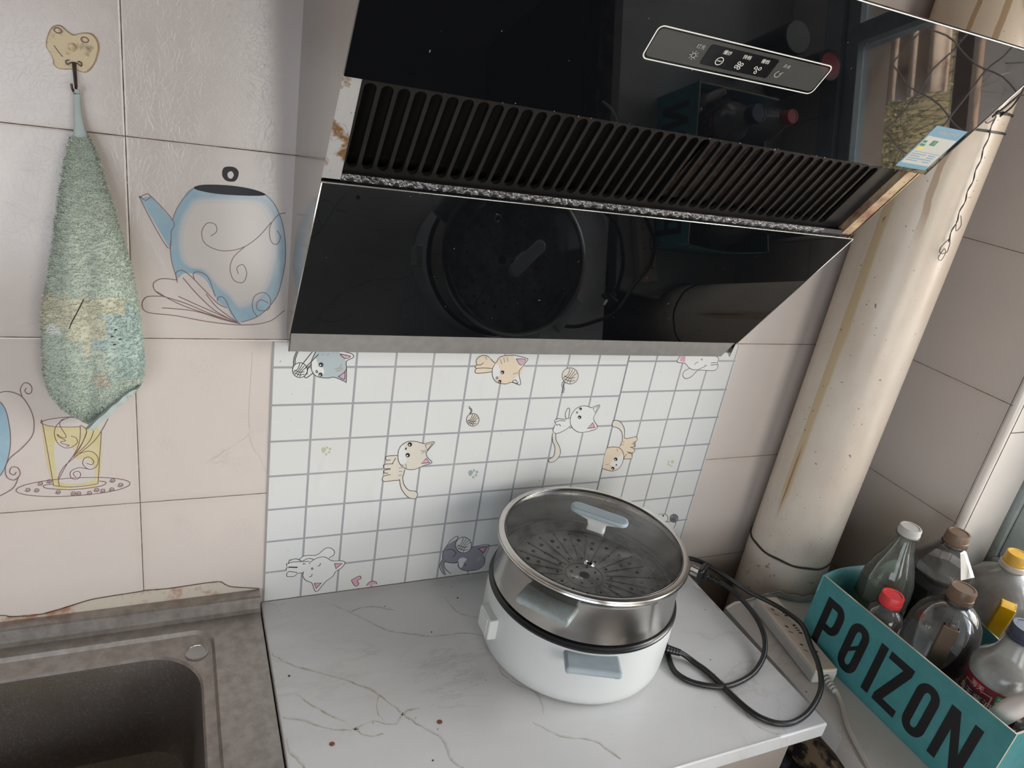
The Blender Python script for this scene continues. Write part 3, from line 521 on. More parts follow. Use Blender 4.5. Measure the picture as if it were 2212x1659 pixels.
# prints: wall coordinates (x, z) in tenths of a millimetre
MOTIFS = [["cat_print",[["F",1,[[-7238,12315],[-7172,12485],[-7007,12512],[-6860,12460],[-6765,12328],[-6738,12194],[-6748,12100],[-6853,12025],[-6999,12003],[-7120,12015],[-7207,12064],[-7243,12144],[-7250,12237]]],["F",0,[[-7250,12237],[-7198,12328],[-7157,12236],[-7060,12129],[-7092,12031],[-7195,12056],[-7240,12144]]],["F",0,[[-6869,12421],[-6684,12395],[-6651,12328],[-6743,12269]]],["F",5,[[-6849,12386],[-6692,12347],[-6771,12312]]],["F",1,[[-6739,12154],[-6724,11941],[-6889,12012]]],["F",5,[[-6755,12100],[-6756,11977],[-6849,12028]]],["S",9,[[-7172,12485],[-7238,12315],[-7250,12237],[-7239,12131],[-7195,12056],[-7120,12015],[-6998,12000],[-6902,12012],[-6749,11942],[-6724,11941],[-6735,12154]]],["S",9,[[-6858,12434],[-6678,12387],[-6651,12328],[-6743,12269],[-6738,12140],[-6783,12073],[-6853,12020]]],["S",9,[[-6849,12386],[-6692,12347],[-6771,12312],[-6849,12386]]],["S",9,[[-6755,12100],[-6756,11977],[-6849,12028]]],["L",6,[[-6911,12147],[-6784,12162]]],["L",6,[[-6883,12101],[-6806,12221]]],["L",6,[[-6859,12101],[-6788,12141]]],["L",6,[[-7083,12386],[-7106,12365]]],["L",6,[[-7011,12386],[-7034,12360]]],["F",0,[[-7301,12132],[-7305,12094],[-7319,12060],[-7343,12034],[-7374,12019],[-7408,12017],[-7441,12026],[-7471,12048],[-7493,12078],[-7505,12114],[-7507,12152],[-7498,12188],[-7478,12218],[-7451,12238],[-7419,12248],[-7385,12244],[-7353,12229],[-7327,12203],[-7309,12169]]],["S",9,[[-7301,12132],[-7305,12094],[-7319,12060],[-7343,12034],[-7374,12019],[-7408,12017],[-7441,12026],[-7471,12048],[-7493,12078],[-7505,12114],[-7507,12152],[-7498,12188],[-7478,12218],[-7451,12238],[-7419,12248],[-7385,12244],[-7353,12229],[-7327,12203],[-7309,12169],[-7301,12132]]],["S",9,[[-7412,12240],[-7434,12155],[-7494,12099]]],["S",9,[[-7374,12229],[-7415,12141],[-7470,12063]]],["S",9,[[-7343,12206],[-7397,12126],[-7440,12038]]],["S",9,[[-7318,12173],[-7378,12112],[-7403,12025]]],["S",9,[[-7482,12133],[-7403,12098],[-7342,12109]]],["S",9,[[-7480,12093],[-7401,12057],[-7339,12068]]],["S",9,[[-7461,12432],[-7495,12316],[-7497,12199]]],["S",9,[[-7444,12419],[-7474,12316],[-7477,12225]]],["L",9,[[-7218,12459],[-7374,12224]]],["L",9,[[-7154,12381],[-7338,12158]]],["S",9,[[-7252,12224],[-7295,12145],[-7302,12065]]],["S",9,[[-7209,12091],[-7300,12012],[-7336,12031],[-7304,12092]]],["S",9,[[-7175,12131],[-7150,12104],[-7168,12090],[-7179,12117]]],["F",9,[[-7077,12215],[-7081,12196],[-7092,12183],[-7109,12178],[-7126,12183],[-7139,12197],[-7144,12215],[-7141,12234],[-7129,12247],[-7113,12252],[-7096,12247],[-7083,12233]]],["F",0,[[-7106,12207],[-7107,12201],[-7111,12196],[-7117,12194],[-7123,12196],[-7127,12201],[-7129,12207],[-7128,12214],[-7124,12218],[-7118,12220],[-7112,12218],[-7108,12213]]],["F",9,[[-7080,12057],[-7082,12041],[-7092,12030],[-7107,12026],[-7121,12030],[-7133,12042],[-7137,12058],[-7134,12074],[-7125,12086],[-7110,12090],[-7096,12085],[-7084,12074]]],["F",0,[[-7105,12050],[-7106,12044],[-7110,12040],[-7115,12039],[-7120,12040],[-7124,12044],[-7125,12050],[-7124,12056],[-7121,12060],[-7116,12061],[-7111,12059],[-7107,12055]]]]],["cat_print",[["F",2,[[-4673,12269],[-4629,12355],[-4514,12361],[-4348,12238],[-4350,12076],[-4669,12059],[-4677,12147]]],["F",0,[[-4380,12165],[-4345,12224],[-4278,12179],[-4223,12030],[-4298,11941],[-4357,12032]]],["F",2,[[-4341,12232],[-4276,12341],[-4101,12361],[-3831,12206],[-3859,12026],[-3957,11891],[-4163,11855],[-4293,11911],[-4223,12030],[-4261,12164]]],["F",0,[[-4041,12361],[-3789,12311],[-3781,12266],[-3865,12140],[-3929,12207]]],["F",5,[[-3986,12302],[-3808,12281],[-3883,12192]]],["F",0,[[-3883,12026],[-3824,11836],[-4003,11891]]],["S",9,[[-4662,12196],[-4684,12283],[-4614,12355],[-4498,12349],[-4347,12232],[-4276,12338],[-4102,12364],[-4011,12361],[-3796,12311],[-3781,12266],[-3876,12117],[-3883,12026],[-3824,11836],[-3986,11882],[-4102,11854],[-4259,11886],[-4350,11987],[-4378,12121],[-4345,12224]]],["S",9,[[-3986,12302],[-3809,12287],[-3883,12189],[-3986,12302]]],["S",9,[[-3933,11930],[-3874,11859],[-3981,11891],[-3933,11930]]],["S",9,[[-4662,12196],[-4590,12201],[-4553,12239]]],["S",9,[[-4662,12196],[-4686,12167],[-4653,12138],[-4538,12145],[-4389,12133]]],["S",9,[[-4653,12138],[-4677,12109],[-4654,12056],[-4524,12057],[-4374,12076]]],["L",6,[[-4269,12297],[-4224,12208]]],["L",6,[[-4214,12326],[-4175,12238]]],["L",6,[[-4156,12332],[-4124,12252]]],["L",6,[[-4482,12341],[-4431,12297]]],["L",6,[[-4540,12341],[-4503,12291]]],["L",6,[[-3997,12027],[-3910,12057]]],["S",9,[[-4287,11965],[-4270,11986],[-4255,11956],[-4284,11950],[-4287,11965]]],["F",9,[[-4157,12065],[-4159,12049],[-4169,12037],[-4185,12033],[-4202,12037],[-4216,12049],[-4223,12066],[-4222,12082],[-4212,12094],[-4196,12098],[-4179,12094],[-4165,12082]]],["F",0,[[-4186,12056],[-4187,12051],[-4190,12047],[-4196,12045],[-4202,12047],[-4207,12051],[-4209,12057],[-4209,12062],[-4205,12067],[-4200,12068],[-4194,12067],[-4189,12062]]],["F",9,[[-4180,11900],[-4181,11885],[-4191,11874],[-4205,11870],[-4221,11875],[-4234,11886],[-4240,11901],[-4239,11916],[-4230,11927],[-4215,11931],[-4200,11927],[-4187,11915]]],["F",0,[[-4207,11892],[-4208,11886],[-4211,11883],[-4216,11881],[-4221,11883],[-4226,11887],[-4228,11892],[-4228,11897],[-4225,11901],[-4219,11902],[-4214,11901],[-4209,11897]]]]],["yarn_ball_print",[["F",3,[[-2746,11982],[-2744,11933],[-2759,11889],[-2790,11855],[-2834,11836],[-2885,11833],[-2939,11846],[-2988,11874],[-3029,11914],[-3056,11961],[-3066,12011],[-3060,12057],[-3037,12096],[-2999,12122],[-2952,12134],[-2899,12130],[-2847,12109],[-2801,12076],[-2766,12031]]],["S",9,[[-2746,11982],[-2744,11933],[-2759,11889],[-2790,11855],[-2834,11836],[-2885,11833],[-2939,11846],[-2988,11874],[-3029,11914],[-3056,11961],[-3066,12011],[-3060,12057],[-3037,12096],[-2999,12122],[-2952,12134],[-2899,12130],[-2847,12109],[-2801,12076],[-2766,12031],[-2746,11982]]],["S",9,[[-2940,12124],[-2955,12013],[-3035,11941]]],["S",9,[[-2880,12110],[-2924,11995],[-2991,11893]]],["S",9,[[-2827,12080],[-2892,11976],[-2940,11861]]],["S",9,[[-2781,12036],[-2861,11957],[-2881,11843]]],["S",9,[[-3024,11986],[-2896,11939],[-2803,11952]]],["S",9,[[-3013,11933],[-2884,11885],[-2791,11899]]],["S",9,[[-3008,11900],[-3036,11832],[-2995,11734],[-3009,11665]]],["S",9,[[-2973,11872],[-3001,11818],[-2966,11734],[-2977,11653]]]]],["yarn_ball_print",[["F",3,[[-4468,11204],[-4469,11166],[-4481,11132],[-4505,11107],[-4536,11093],[-4573,11091],[-4611,11103],[-4645,11125],[-4672,11157],[-4690,11194],[-4696,11233],[-4689,11269],[-4671,11298],[-4643,11318],[-4609,11326],[-4572,11322],[-4535,11305],[-4504,11278],[-4481,11243]]],["S",9,[[-4468,11204],[-4469,11166],[-4481,11132],[-4505,11107],[-4536,11093],[-4573,11091],[-4611,11103],[-4645,11125],[-4672,11157],[-4690,11194],[-4696,11233],[-4689,11269],[-4671,11298],[-4643,11318],[-4609,11326],[-4572,11322],[-4535,11305],[-4504,11278],[-4481,11243],[-4468,11204]]],["S",9,[[-4601,11318],[-4616,11232],[-4676,11178]]],["S",9,[[-4558,11306],[-4594,11217],[-4647,11140]]],["S",9,[[-4522,11282],[-4573,11202],[-4611,11114]]],["S",9,[[-4491,11246],[-4551,11187],[-4569,11100]]],["S",9,[[-4666,11212],[-4576,11173],[-4510,11182]]],["S",9,[[-4660,11171],[-4570,11132],[-4504,11141]]],["S",9,[[-4655,11317],[-4640,11384],[-4681,11439],[-4670,11466]]],["S",9,[[-4638,11325],[-4621,11384],[-4661,11439]]]]],["cat_print",[["F",3,[[-5981,10604],[-5788,10613],[-5650,10368],[-5683,10147],[-5991,10141],[-6013,10222],[-5979,10298],[-6007,10363],[-5992,10440],[-5974,10532]]],["F",3,[[-5796,10629],[-5777,10767],[-5702,10845],[-5563,10856],[-5374,10805],[-5307,10660],[-5283,10532],[-5324,10391],[-5475,10336],[-5619,10347],[-5728,10437]]],["F",0,[[-5793,10660],[-5752,10796],[-5674,10714],[-5639,10525],[-5685,10434],[-5753,10486]]],["F",3,[[-5374,10805],[-5198,10823],[-5301,10612]]],["F",3,[[-5328,10551],[-5198,10430],[-5385,10418]]],["F",5,[[-5297,10533],[-5228,10439],[-5366,10436]]],["S",9,[[-5374,10805],[-5535,10857],[-5675,10853],[-5776,10757],[-5792,10598],[-5744,10454],[-5619,10347],[-5475,10332],[-5324,10391],[-5193,10436],[-5285,10548],[-5311,10644],[-5198,10823],[-5374,10805]]],["L",9,[[-5351,10782],[-5230,10803],[-5306,10676],[-5351,10782]]],["L",9,[[-5303,10527],[-5228,10439],[-5378,10434],[-5303,10527]]],["S",9,[[-5794,10613],[-5941,10614],[-5991,10595],[-5975,10542],[-5905,10537]]],["S",9,[[-5856,10462],[-5995,10462],[-6013,10426],[-5986,10378],[-5889,10376]]],["S",9,[[-5888,10361],[-5984,10355],[-5993,10306],[-5922,10288]]],["S",9,[[-5877,10259],[-5987,10242],[-6008,10174],[-5963,10136],[-5824,10143],[-5685,10163],[-5647,10342]]],["S",9,[[-5825,10569],[-5863,10478],[-5856,10459]]],["L",6,[[-5749,10375],[-5685,10377]]],["L",6,[[-5743,10312],[-5686,10307]]],["L",6,[[-5743,10232],[-5687,10237]]],["L",6,[[-5416,10682],[-5317,10645]]],["L",6,[[-5394,10618],[-5331,10693]]],["L",6,[[-5700,10441],[-5678,10370]]],["L",6,[[-5644,10447],[-5621,10359]]],["F",3,[[-5713,10166],[-5658,9967],[-5529,9792],[-5394,9755],[-5372,9843],[-5442,9915],[-5546,9941],[-5640,10063],[-5674,10195]]],["S",9,[[-5718,10157],[-5664,9968],[-5536,9799],[-5408,9753],[-5370,9826],[-5410,9896],[-5530,9930],[-5629,10046],[-5672,10204]]],["S",9,[[-5685,10739],[-5663,10744],[-5671,10714],[-5685,10739]]],["F",9,[[-5577,10804],[-5580,10784],[-5592,10770],[-5609,10766],[-5628,10772],[-5643,10788],[-5650,10808],[-5648,10828],[-5636,10842],[-5618,10847],[-5599,10840],[-5584,10825]]],["F",0,[[-5608,10797],[-5609,10790],[-5614,10785],[-5620,10783],[-5626,10786],[-5632,10791],[-5634,10798],[-5633,10805],[-5629,10810],[-5623,10812],[-5616,10809],[-5611,10804]]],["F",9,[[-5591,10606],[-5594,10586],[-5606,10572],[-5624,10568],[-5643,10574],[-5658,10590],[-5665,10611],[-5662,10631],[-5651,10645],[-5633,10649],[-5614,10643],[-5599,10627]]],["F",0,[[-5623,10599],[-5624,10592],[-5628,10587],[-5634,10585],[-5641,10588],[-5646,10593],[-5649,10601],[-5648,10608],[-5644,10613],[-5637,10614],[-5631,10612],[-5625,10606]]]]],["cat_print",[["F",0,[[-2715,11230],[-2625,11356],[-2424,11393],[-2244,11271],[-2217,11093],[-2270,10863],[-2454,10866],[-2625,10958],[-2710,11114]]],["F",0,[[-3032,11133],[-2717,11172],[-2678,10995],[-2904,10874],[-3005,10908],[-3003,11039]]],["F",0,[[-2331,11355],[-2173,11405],[-2226,11197]]],["F",0,[[-2232,11094],[-2112,10954],[-2279,10902]]],["F",5,[[-2234,11049],[-2159,10956],[-2319,10943]]],["S",9,[[-2331,11355],[-2486,11401],[-2627,11365],[-2706,11253],[-2713,11114],[-2645,10979],[-2486,10874],[-2303,10874],[-2110,10945],[-2226,11108],[-2232,11197],[-2171,11400],[-2331,11355]]],["L",9,[[-2296,11337],[-2195,11386],[-2234,11256],[-2296,11337]]],["L",9,[[-2235,11055],[-2159,10956],[-2319,10943],[-2235,11055]]],["S",9,[[-2804,11161],[-2840,11235],[-2824,11349],[-2789,11362],[-2770,11318],[-2756,11174]]],["S",9,[[-2717,11172],[-2845,11148],[-2966,11168],[-3019,11141],[-3016,11098],[-2928,11123],[-2808,11112]]],["S",9,[[-3016,11098],[-2968,11038],[-2912,11050],[-2888,11005]]],["S",9,[[-3003,11039],[-3023,10953],[-2989,10887],[-2904,10874],[-2769,10935],[-2676,11025]]],["F",3,[[-3026,10866],[-2901,10578],[-2902,10413],[-2973,10327],[-2928,10278],[-2816,10316],[-2779,10495],[-2857,10650],[-2960,10862]]],["S",9,[[-3017,10880],[-3001,10747],[-2910,10593],[-2896,10412],[-2986,10343],[-2943,10279],[-2831,10317],[-2772,10449],[-2814,10587],[-2921,10742],[-2949,10876]]],["S",9,[[-2628,11279],[-2604,11289],[-2602,11255],[-2628,11279]]],["F",9,[[-2526,11342],[-2527,11327],[-2536,11317],[-2550,11314],[-2566,11318],[-2579,11329],[-2587,11344],[-2586,11358],[-2577,11368],[-2563,11372],[-2547,11367],[-2534,11356]]],["F",0,[[-2553,11334],[-2553,11329],[-2556,11325],[-2561,11324],[-2567,11326],[-2571,11329],[-2574,11335],[-2574,11340],[-2571,11343],[-2566,11344],[-2560,11343],[-2556,11339]]],["F",9,[[-2500,11175],[-2501,11158],[-2511,11145],[-2528,11141],[-2548,11147],[-2564,11160],[-2573,11178],[-2572,11195],[-2562,11208],[-2545,11212],[-2525,11206],[-2509,11193]]],["F",0,[[-2531,11168],[-2531,11161],[-2535,11157],[-2541,11156],[-2547,11158],[-2553,11162],[-2556,11169],[-2556,11175],[-2552,11179],[-2546,11180],[-2540,11178],[-2534,11174]]]]],["cat_print",[["F",2,[[-1793,10510],[-1619,10522],[-1474,10460],[-1386,10312],[-1385,10120],[-1456,10013],[-1619,10010],[-1786,10070]]],["F",0,[[-1394,10344],[-1364,10167],[-1465,10046],[-1619,10137],[-1610,10232],[-1498,10304]]],["F",2,[[-1523,10525],[-1511,10665],[-1453,10692],[-1215,10717],[-1162,10645],[-1224,10570],[-1153,10392],[-1218,10365],[-1175,10240],[-1352,10246],[-1403,10376]]],["F",3,[[-1809,11016],[-1778,11080],[-1620,11022],[-1486,10818],[-1457,10693],[-1505,10680],[-1576,10853],[-1693,10935],[-1777,10954]]],["S",9,[[-1793,10510],[-1652,10524],[-1494,10477],[-1383,10328],[-1373,10136],[-1442,10022],[-1584,10000],[-1786,10070]]],["S",9,[[-1527,10516],[-1501,10664],[-1566,10837],[-1675,10925],[-1789,10960],[-1813,11031],[-1780,11086],[-1642,11045],[-1509,10880],[-1458,10699],[-1309,10700],[-1215,10717],[-1166,10661],[-1187,10615],[-1247,10594]]],["S",9,[[-1270,10557],[-1207,10569],[-1173,10504],[-1255,10500]]],["S",9,[[-1288,10502],[-1194,10458],[-1153,10392],[-1237,10372],[-1328,10403]]],["S",9,[[-1302,10370],[-1214,10348],[-1178,10250],[-1251,10239],[-1361,10253],[-1322,10355]]],["L",6,[[-1503,10633],[-1449,10615]]],["L",6,[[-1509,10571],[-1448,10549]]],["L",6,[[-1577,10482],[-1544,10417]]],["L",6,[[-1734,10146],[-1672,10157]]],["S",9,[[-1512,10130],[-1488,10137],[-1491,10109],[-1512,10130]]],["F",9,[[-1504,10250],[-1504,10231],[-1515,10218],[-1534,10214],[-1555,10221],[-1573,10236],[-1584,10256],[-1583,10275],[-1572,10288],[-1554,10292],[-1533,10285],[-1514,10270]]],["F",0,[[-1537,10243],[-1538,10236],[-1541,10232],[-1548,10230],[-1555,10233],[-1562,10238],[-1565,10245],[-1565,10251],[-1561,10256],[-1555,10257],[-1547,10255],[-1541,10250]]],["F",9,[[-1522,10054],[-1523,10036],[-1533,10024],[-1550,10020],[-1570,10027],[-1586,10041],[-1596,10059],[-1595,10077],[-1585,10089],[-1568,10092],[-1549,10086],[-1532,10072]]],["F",0,[[-1554,10046],[-1554,10040],[-1557,10036],[-1563,10035],[-1570,10037],[-1576,10042],[-1579,10048],[-1579,10054],[-1576,10059],[-1570,10060],[-1563,10058],[-1557,10053]]]]],["cat_print",[["F",0,[[-719,12246],[-696,12333],[-586,12405],[-251,12406],[158,12362],[219,12288],[208,12063],[-211,12076],[-422,12098],[-541,12208]]],["F",5,[[-679,12333],[-579,12362],[-548,12231],[-678,12255]]],["S",9,[[-688,12362],[-726,12238],[-541,12208],[-410,12113],[-246,12076],[-61,12140]]],["S",9,[[106,12362],[213,12303],[206,12222],[247,12153],[223,12072],[106,12055],[-71,12066],[-206,12058],[-304,11939],[-427,11899],[-515,11966],[-503,12055],[-407,12104]]],["S",9,[[189,12222],[52,12214]]],["S",9,[[220,12183],[67,12169]]],["S",9,[[-312,12177],[-291,12215],[-245,12230]]],["S",9,[[-201,12274],[-176,12301],[-171,12265]]],["S",9,[[-73,12176],[-46,12146],[-30,12170]]]]],["cat_print",[["F",0,[[-7439,8654],[-7411,8750],[-7301,8784],[-7004,8724],[-6871,8764],[-6729,8676],[-6652,8570],[-6643,8430],[-6758,8274],[-6864,8204],[-7004,8245],[-7162,8408],[-7180,8488],[-7338,8436],[-7431,8459],[-7450,8589]]],["F",0,[[-7247,8768],[-7157,8822],[-6996,8815],[-6854,8930],[-6745,8923],[-6684,8831],[-6759,8723],[-7057,8698]]],["F",0,[[-6714,8665],[-6545,8632],[-6493,8590],[-6603,8459],[-6657,8433]]],["F",5,[[-6671,8599],[-6541,8580],[-6641,8486]]],["F",0,[[-7025,8257],[-6939,8062],[-6812,8248]]],["F",5,[[-6983,8238],[-6866,8225],[-6942,8121]]],["S",9,[[-7253,8760],[-7196,8819],[-7104,8826],[-6969,8817],[-6854,8921],[-6773,8932],[-6693,8857],[-6701,8774],[-6773,8725]]],["S",9,[[-7094,8653],[-7018,8726],[-6925,8763],[-6829,8750],[-6714,8660],[-6560,8637],[-6493,8590],[-6549,8486],[-6642,8427],[-6678,8340],[-6791,8245],[-6912,8071],[-6968,8090],[-7021,8247],[-7117,8315],[-7176,8410],[-7168,8511]]],["L",9,[[-6671,8599],[-6541,8580],[-6641,8486],[-6671,8599]]],["L",9,[[-6983,8238],[-6866,8225],[-6942,8121],[-6983,8238]]],["S",9,[[-7180,8488],[-7260,8483],[-7324,8437],[-7424,8450],[-7436,8511],[-7409,8545]]],["S",9,[[-7443,8571],[-7451,8622],[-7412,8625]]],["S",9,[[-7439,8654],[-7448,8705],[-7403,8712]]],["S",9,[[-7416,8717],[-7405,8774],[-7372,8769]]],["S",9,[[-7411,8767],[-7301,8784],[-7205,8720]]],["S",9,[[-7422,8715],[-7324,8729],[-7084,8702]]],["L",9,[[-7413,8642],[-7266,8614]]],["L",9,[[-7412,8630],[-7272,8604]]],["S",9,[[-7409,8552],[-7342,8530],[-7268,8506]]],["S",9,[[-7192,8726],[-7101,8768],[-7018,8730]]],["S",9,[[-6949,8589],[-6915,8592],[-6904,8642]]],["S",9,[[-7074,8391],[-7040,8389],[-7026,8438]]],["S",9,[[-7188,8653],[-7176,8679],[-7148,8652]]],["S",9,[[-7049,8553],[-7036,8568],[-7019,8548],[-7034,8530],[-7049,8553]]]]],["heart_print",[["F",5,[[-6360,8201],[-6330,8223],[-6247,8263],[-6204,8260],[-6196,8219],[-6247,8174],[-6224,8117],[-6232,8073],[-6267,8059],[-6298,8084]]],["S",9,[[-6360,8201],[-6247,8263],[-6207,8260],[-6195,8210],[-6252,8175],[-6223,8108],[-6239,8065],[-6275,8062],[-6314,8105],[-6360,8201]]],["F",5,[[-6084,8043],[-6045,8105],[-5988,8119],[-5926,8095],[-5903,8046]]],["S",9,[[-6086,8040],[-6045,8105],[-5980,8120],[-5918,8088],[-5899,8042]]]]],["cat_print",[["F",4,[[-4745,8573],[-4675,8709],[-4522,8797],[-4436,8640],[-4359,8446],[-4401,8284],[-4581,8300],[-4704,8384],[-4749,8482]]],["F",4,[[-4401,8396],[-4343,8554],[-4172,8612],[-4025,8511],[-3919,8365],[-3891,8190],[-3989,8071],[-4188,8064],[-4365,8148],[-4421,8269]]],["F",0,[[-4426,8344],[-4351,8389],[-4262,8339],[-4301,8270],[-4334,8162],[-4387,8189]]],["F",4,[[-4188,8607],[-3855,8592],[-3925,8403]]],["F",5,[[-4063,8546],[-3907,8562],[-3957,8457]]],["S",9,[[-4649,8796],[-4685,8710],[-4736,8626],[-4749,8482],[-4702,8365],[-4548,8295],[-4419,8298]]],["S",9,[[-4649,8796],[-4549,8873],[-4506,8860],[-4533,8762]]],["S",9,[[-4417,8287],[-4413,8211],[-4327,8112],[-4188,8064],[-3989,8071],[-3887,8171],[-3898,8343],[-3855,8592],[-4042,8617],[-4233,8584],[-4326,8552]]],["L",9,[[-4070,8547],[-3901,8569],[-3955,8445],[-4070,8547]]],["L",6,[[-4080,8331],[-3958,8295]]],["L",6,[[-4052,8259],[-3984,8355]]],["L",6,[[-4000,8244],[-4011,8378]]],["F",0,[[-4220,8648],[-4220,8592],[-4237,8544],[-4269,8510],[-4312,8493],[-4363,8495],[-4414,8516],[-4462,8554],[-4499,8604],[-4523,8660],[-4531,8718],[-4523,8770],[-4498,8811],[-4460,8836],[-4414,8844],[-4363,8833],[-4313,8804],[-4269,8760],[-4237,8707]]],["S",9,[[-4220,8648],[-4220,8592],[-4237,8544],[-4269,8510],[-4312,8493],[-4363,8495],[-4414,8516],[-4462,8554],[-4499,8604],[-4523,8660],[-4531,8718],[-4523,8770],[-4498,8811],[-4460,8836],[-4414,8844],[-4363,8833],[-4313,8804],[-4269,8760],[-4237,8707],[-4220,8648]]],["S",9,[[-4402,8832],[-4422,8708],[-4504,8635]]],["S",9,[[-4344,8808],[-4393,8683],[-4464,8576]]],["S",9,[[-4294,8769],[-4363,8658],[-4415,8534]]],["S",9,[[-4252,8713],[-4333,8634],[-4358,8507]]],["S",9,[[-4491,8684],[-4368,8616],[-4277,8621]]],["S",9,[[-4482,8623],[-4359,8555],[-4268,8559]]],["S",9,[[-4701,8596],[-4624,8611],[-4556,8584]]],["S",9,[[-4556,8584],[-4496,8502],[-4550,8429]]],["S",9,[[-4297,8243],[-4269,8208],[-4278,8180]]],["F",4,[[-4729,8406],[-4760,8282],[-4661,8061],[-4628,8056],[-4705,8274],[-4680,8373]]],["S",9,[[-4731,8418],[-4777,8284],[-4727,8147],[-4660,8054]]],["S",9,[[-4680,8373],[-4695,8272],[-4631,8151],[-4532,8060]]]]],["cat_print",[["F",0,[[-136,8859],[13,8850],[94,8762],[83,8673],[-23,8721]]],["S",9,[[-155,8861],[-27,8861],[83,8799],[122,8705],[83,8673]]],["F",4,[[381,8712],[385,8678],[378,8650],[359,8629],[330,8619],[295,8620],[258,8633],[223,8655],[192,8685],[171,8719],[161,8753],[163,8784],[176,8809],[200,8824],[232,8829],[268,8822],[305,8805],[338,8779],[364,8747]]],["S",9,[[381,8712],[385,8678],[378,8650],[359,8629],[330,8619],[295,8620],[258,8633],[223,8655],[192,8685],[171,8719],[161,8753],[163,8784],[176,8809],[200,8824],[232,8829],[268,8822],[305,8805],[338,8779],[364,8747],[381,8712]]],["S",9,[[241,8821],[237,8747],[187,8703]]],["S",9,[[283,8807],[259,8732],[219,8668]]],["S",9,[[320,8784],[282,8718],[256,8643]]],["S",9,[[354,8750],[304,8703],[298,8627]]],["S",9,[[191,8733],[282,8693],[344,8696]]],["S",9,[[202,8696],[293,8656],[355,8659]]],["S",9,[[347,8479],[359,8587],[334,8645]]],["F",9,[[-7,8816],[-6,8804],[-13,8795],[-26,8793],[-40,8798],[-52,8809],[-60,8822],[-60,8834],[-53,8843],[-41,8845],[-27,8840],[-14,8829]]],["F",0,[[-32,8808],[-32,8804],[-34,8801],[-39,8800],[-44,8802],[-48,8806],[-51,8810],[-51,8815],[-48,8818],[-44,8818],[-39,8817],[-35,8813]]]]],["paw_print",[["F",7,[[-6949,10793],[-6953,10773],[-6965,10758],[-6982,10754],[-7000,10761],[-7014,10777],[-7020,10798],[-7017,10818],[-7005,10832],[-6987,10837],[-6969,10830],[-6955,10814]]],["F",7,[[-6963,10765],[-6965,10750],[-6974,10740],[-6986,10736],[-6999,10741],[-7009,10753],[-7013,10768],[-7011,10782],[-7002,10793],[-6990,10796],[-6977,10791],[-6967,10780]]],["F",7,[[-6918,10827],[-6920,10816],[-6926,10809],[-6935,10807],[-6944,10810],[-6951,10818],[-6954,10829],[-6952,10839],[-6946,10846],[-6937,10848],[-6928,10845],[-6921,10837]]],["F",7,[[-6868,10797],[-6870,10785],[-6877,10777],[-6887,10775],[-6897,10778],[-6905,10787],[-6909,10799],[-6907,10811],[-6900,10819],[-6890,10822],[-6879,10818],[-6871,10809]]],["F",7,[[-6882,10742],[-6884,10731],[-6890,10724],[-6899,10722],[-6908,10725],[-6915,10733],[-6918,10744],[-6916,10754],[-6910,10761],[-6901,10764],[-6892,10760],[-6885,10752]]],["F",7,[[-6921,10709],[-6923,10698],[-6929,10691],[-6937,10689],[-6947,10692],[-6954,10700],[-6957,10711],[-6955,10721],[-6949,10728],[-6940,10731],[-6931,10727],[-6924,10719]]]]],["paw_print",[["F",8,[[-4422,10186],[-4424,10163],[-4437,10147],[-4458,10142],[-4481,10150],[-4500,10169],[-4509,10193],[-4507,10216],[-4493,10232],[-4473,10236],[-4450,10228],[-4431,10210]]],["F",8,[[-4435,10154],[-4437,10137],[-4447,10126],[-4462,10122],[-4478,10128],[-4491,10141],[-4498,10159],[-4496,10175],[-4487,10187],[-4472,10190],[-4455,10184],[-4442,10171]]],["F",8,[[-4387,10223],[-4388,10212],[-4395,10204],[-4405,10201],[-4417,10205],[-4426,10215],[-4431,10227],[-4430,10238],[-4423,10246],[-4413,10248],[-4401,10244],[-4392,10235]]],["F",8,[[-4323,10188],[-4324,10175],[-4332,10166],[-4344,10163],[-4357,10168],[-4368,10178],[-4373,10192],[-4372,10205],[-4364,10215],[-4352,10217],[-4339,10213],[-4328,10202]]],["F",8,[[-4335,10125],[-4336,10114],[-4343,10106],[-4353,10103],[-4365,10108],[-4374,10117],[-4379,10129],[-4378,10141],[-4371,10149],[-4361,10151],[-4349,10147],[-4340,10138]]],["F",8,[[-4379,10089],[-4380,10077],[-4387,10069],[-4397,10067],[-4409,10071],[-4418,10080],[-4423,10092],[-4422,10104],[-4415,10112],[-4405,10114],[-4393,10110],[-4384,10101]]]]],["paw_print",[["F",7,[[-142,10097],[-142,10078],[-153,10066],[-171,10062],[-192,10069],[-211,10083],[-222,10102],[-222,10121],[-212,10133],[-194,10137],[-172,10130],[-153,10116]]],["F",7,[[-254,10055],[-254,10045],[-259,10038],[-269,10036],[-281,10039],[-291,10048],[-297,10058],[-297,10068],[-292,10075],[-282,10077],[-270,10073],[-260,10065]]],["F",7,[[-261,10115],[-261,10105],[-267,10098],[-277,10096],[-288,10100],[-299,10108],[-304,10118],[-305,10128],[-299,10135],[-289,10137],[-277,10133],[-267,10125]]],["F",7,[[-203,10028],[-203,10018],[-209,10011],[-219,10009],[-230,10012],[-241,10021],[-247,10031],[-247,10041],[-241,10048],[-231,10050],[-219,10046],[-209,10038]]],["F",7,[[-153,10004],[-153,9996],[-158,9990],[-166,9988],[-176,9991],[-185,9998],[-190,10007],[-190,10015],[-185,10021],[-177,10023],[-167,10020],[-158,10013]]]]]]
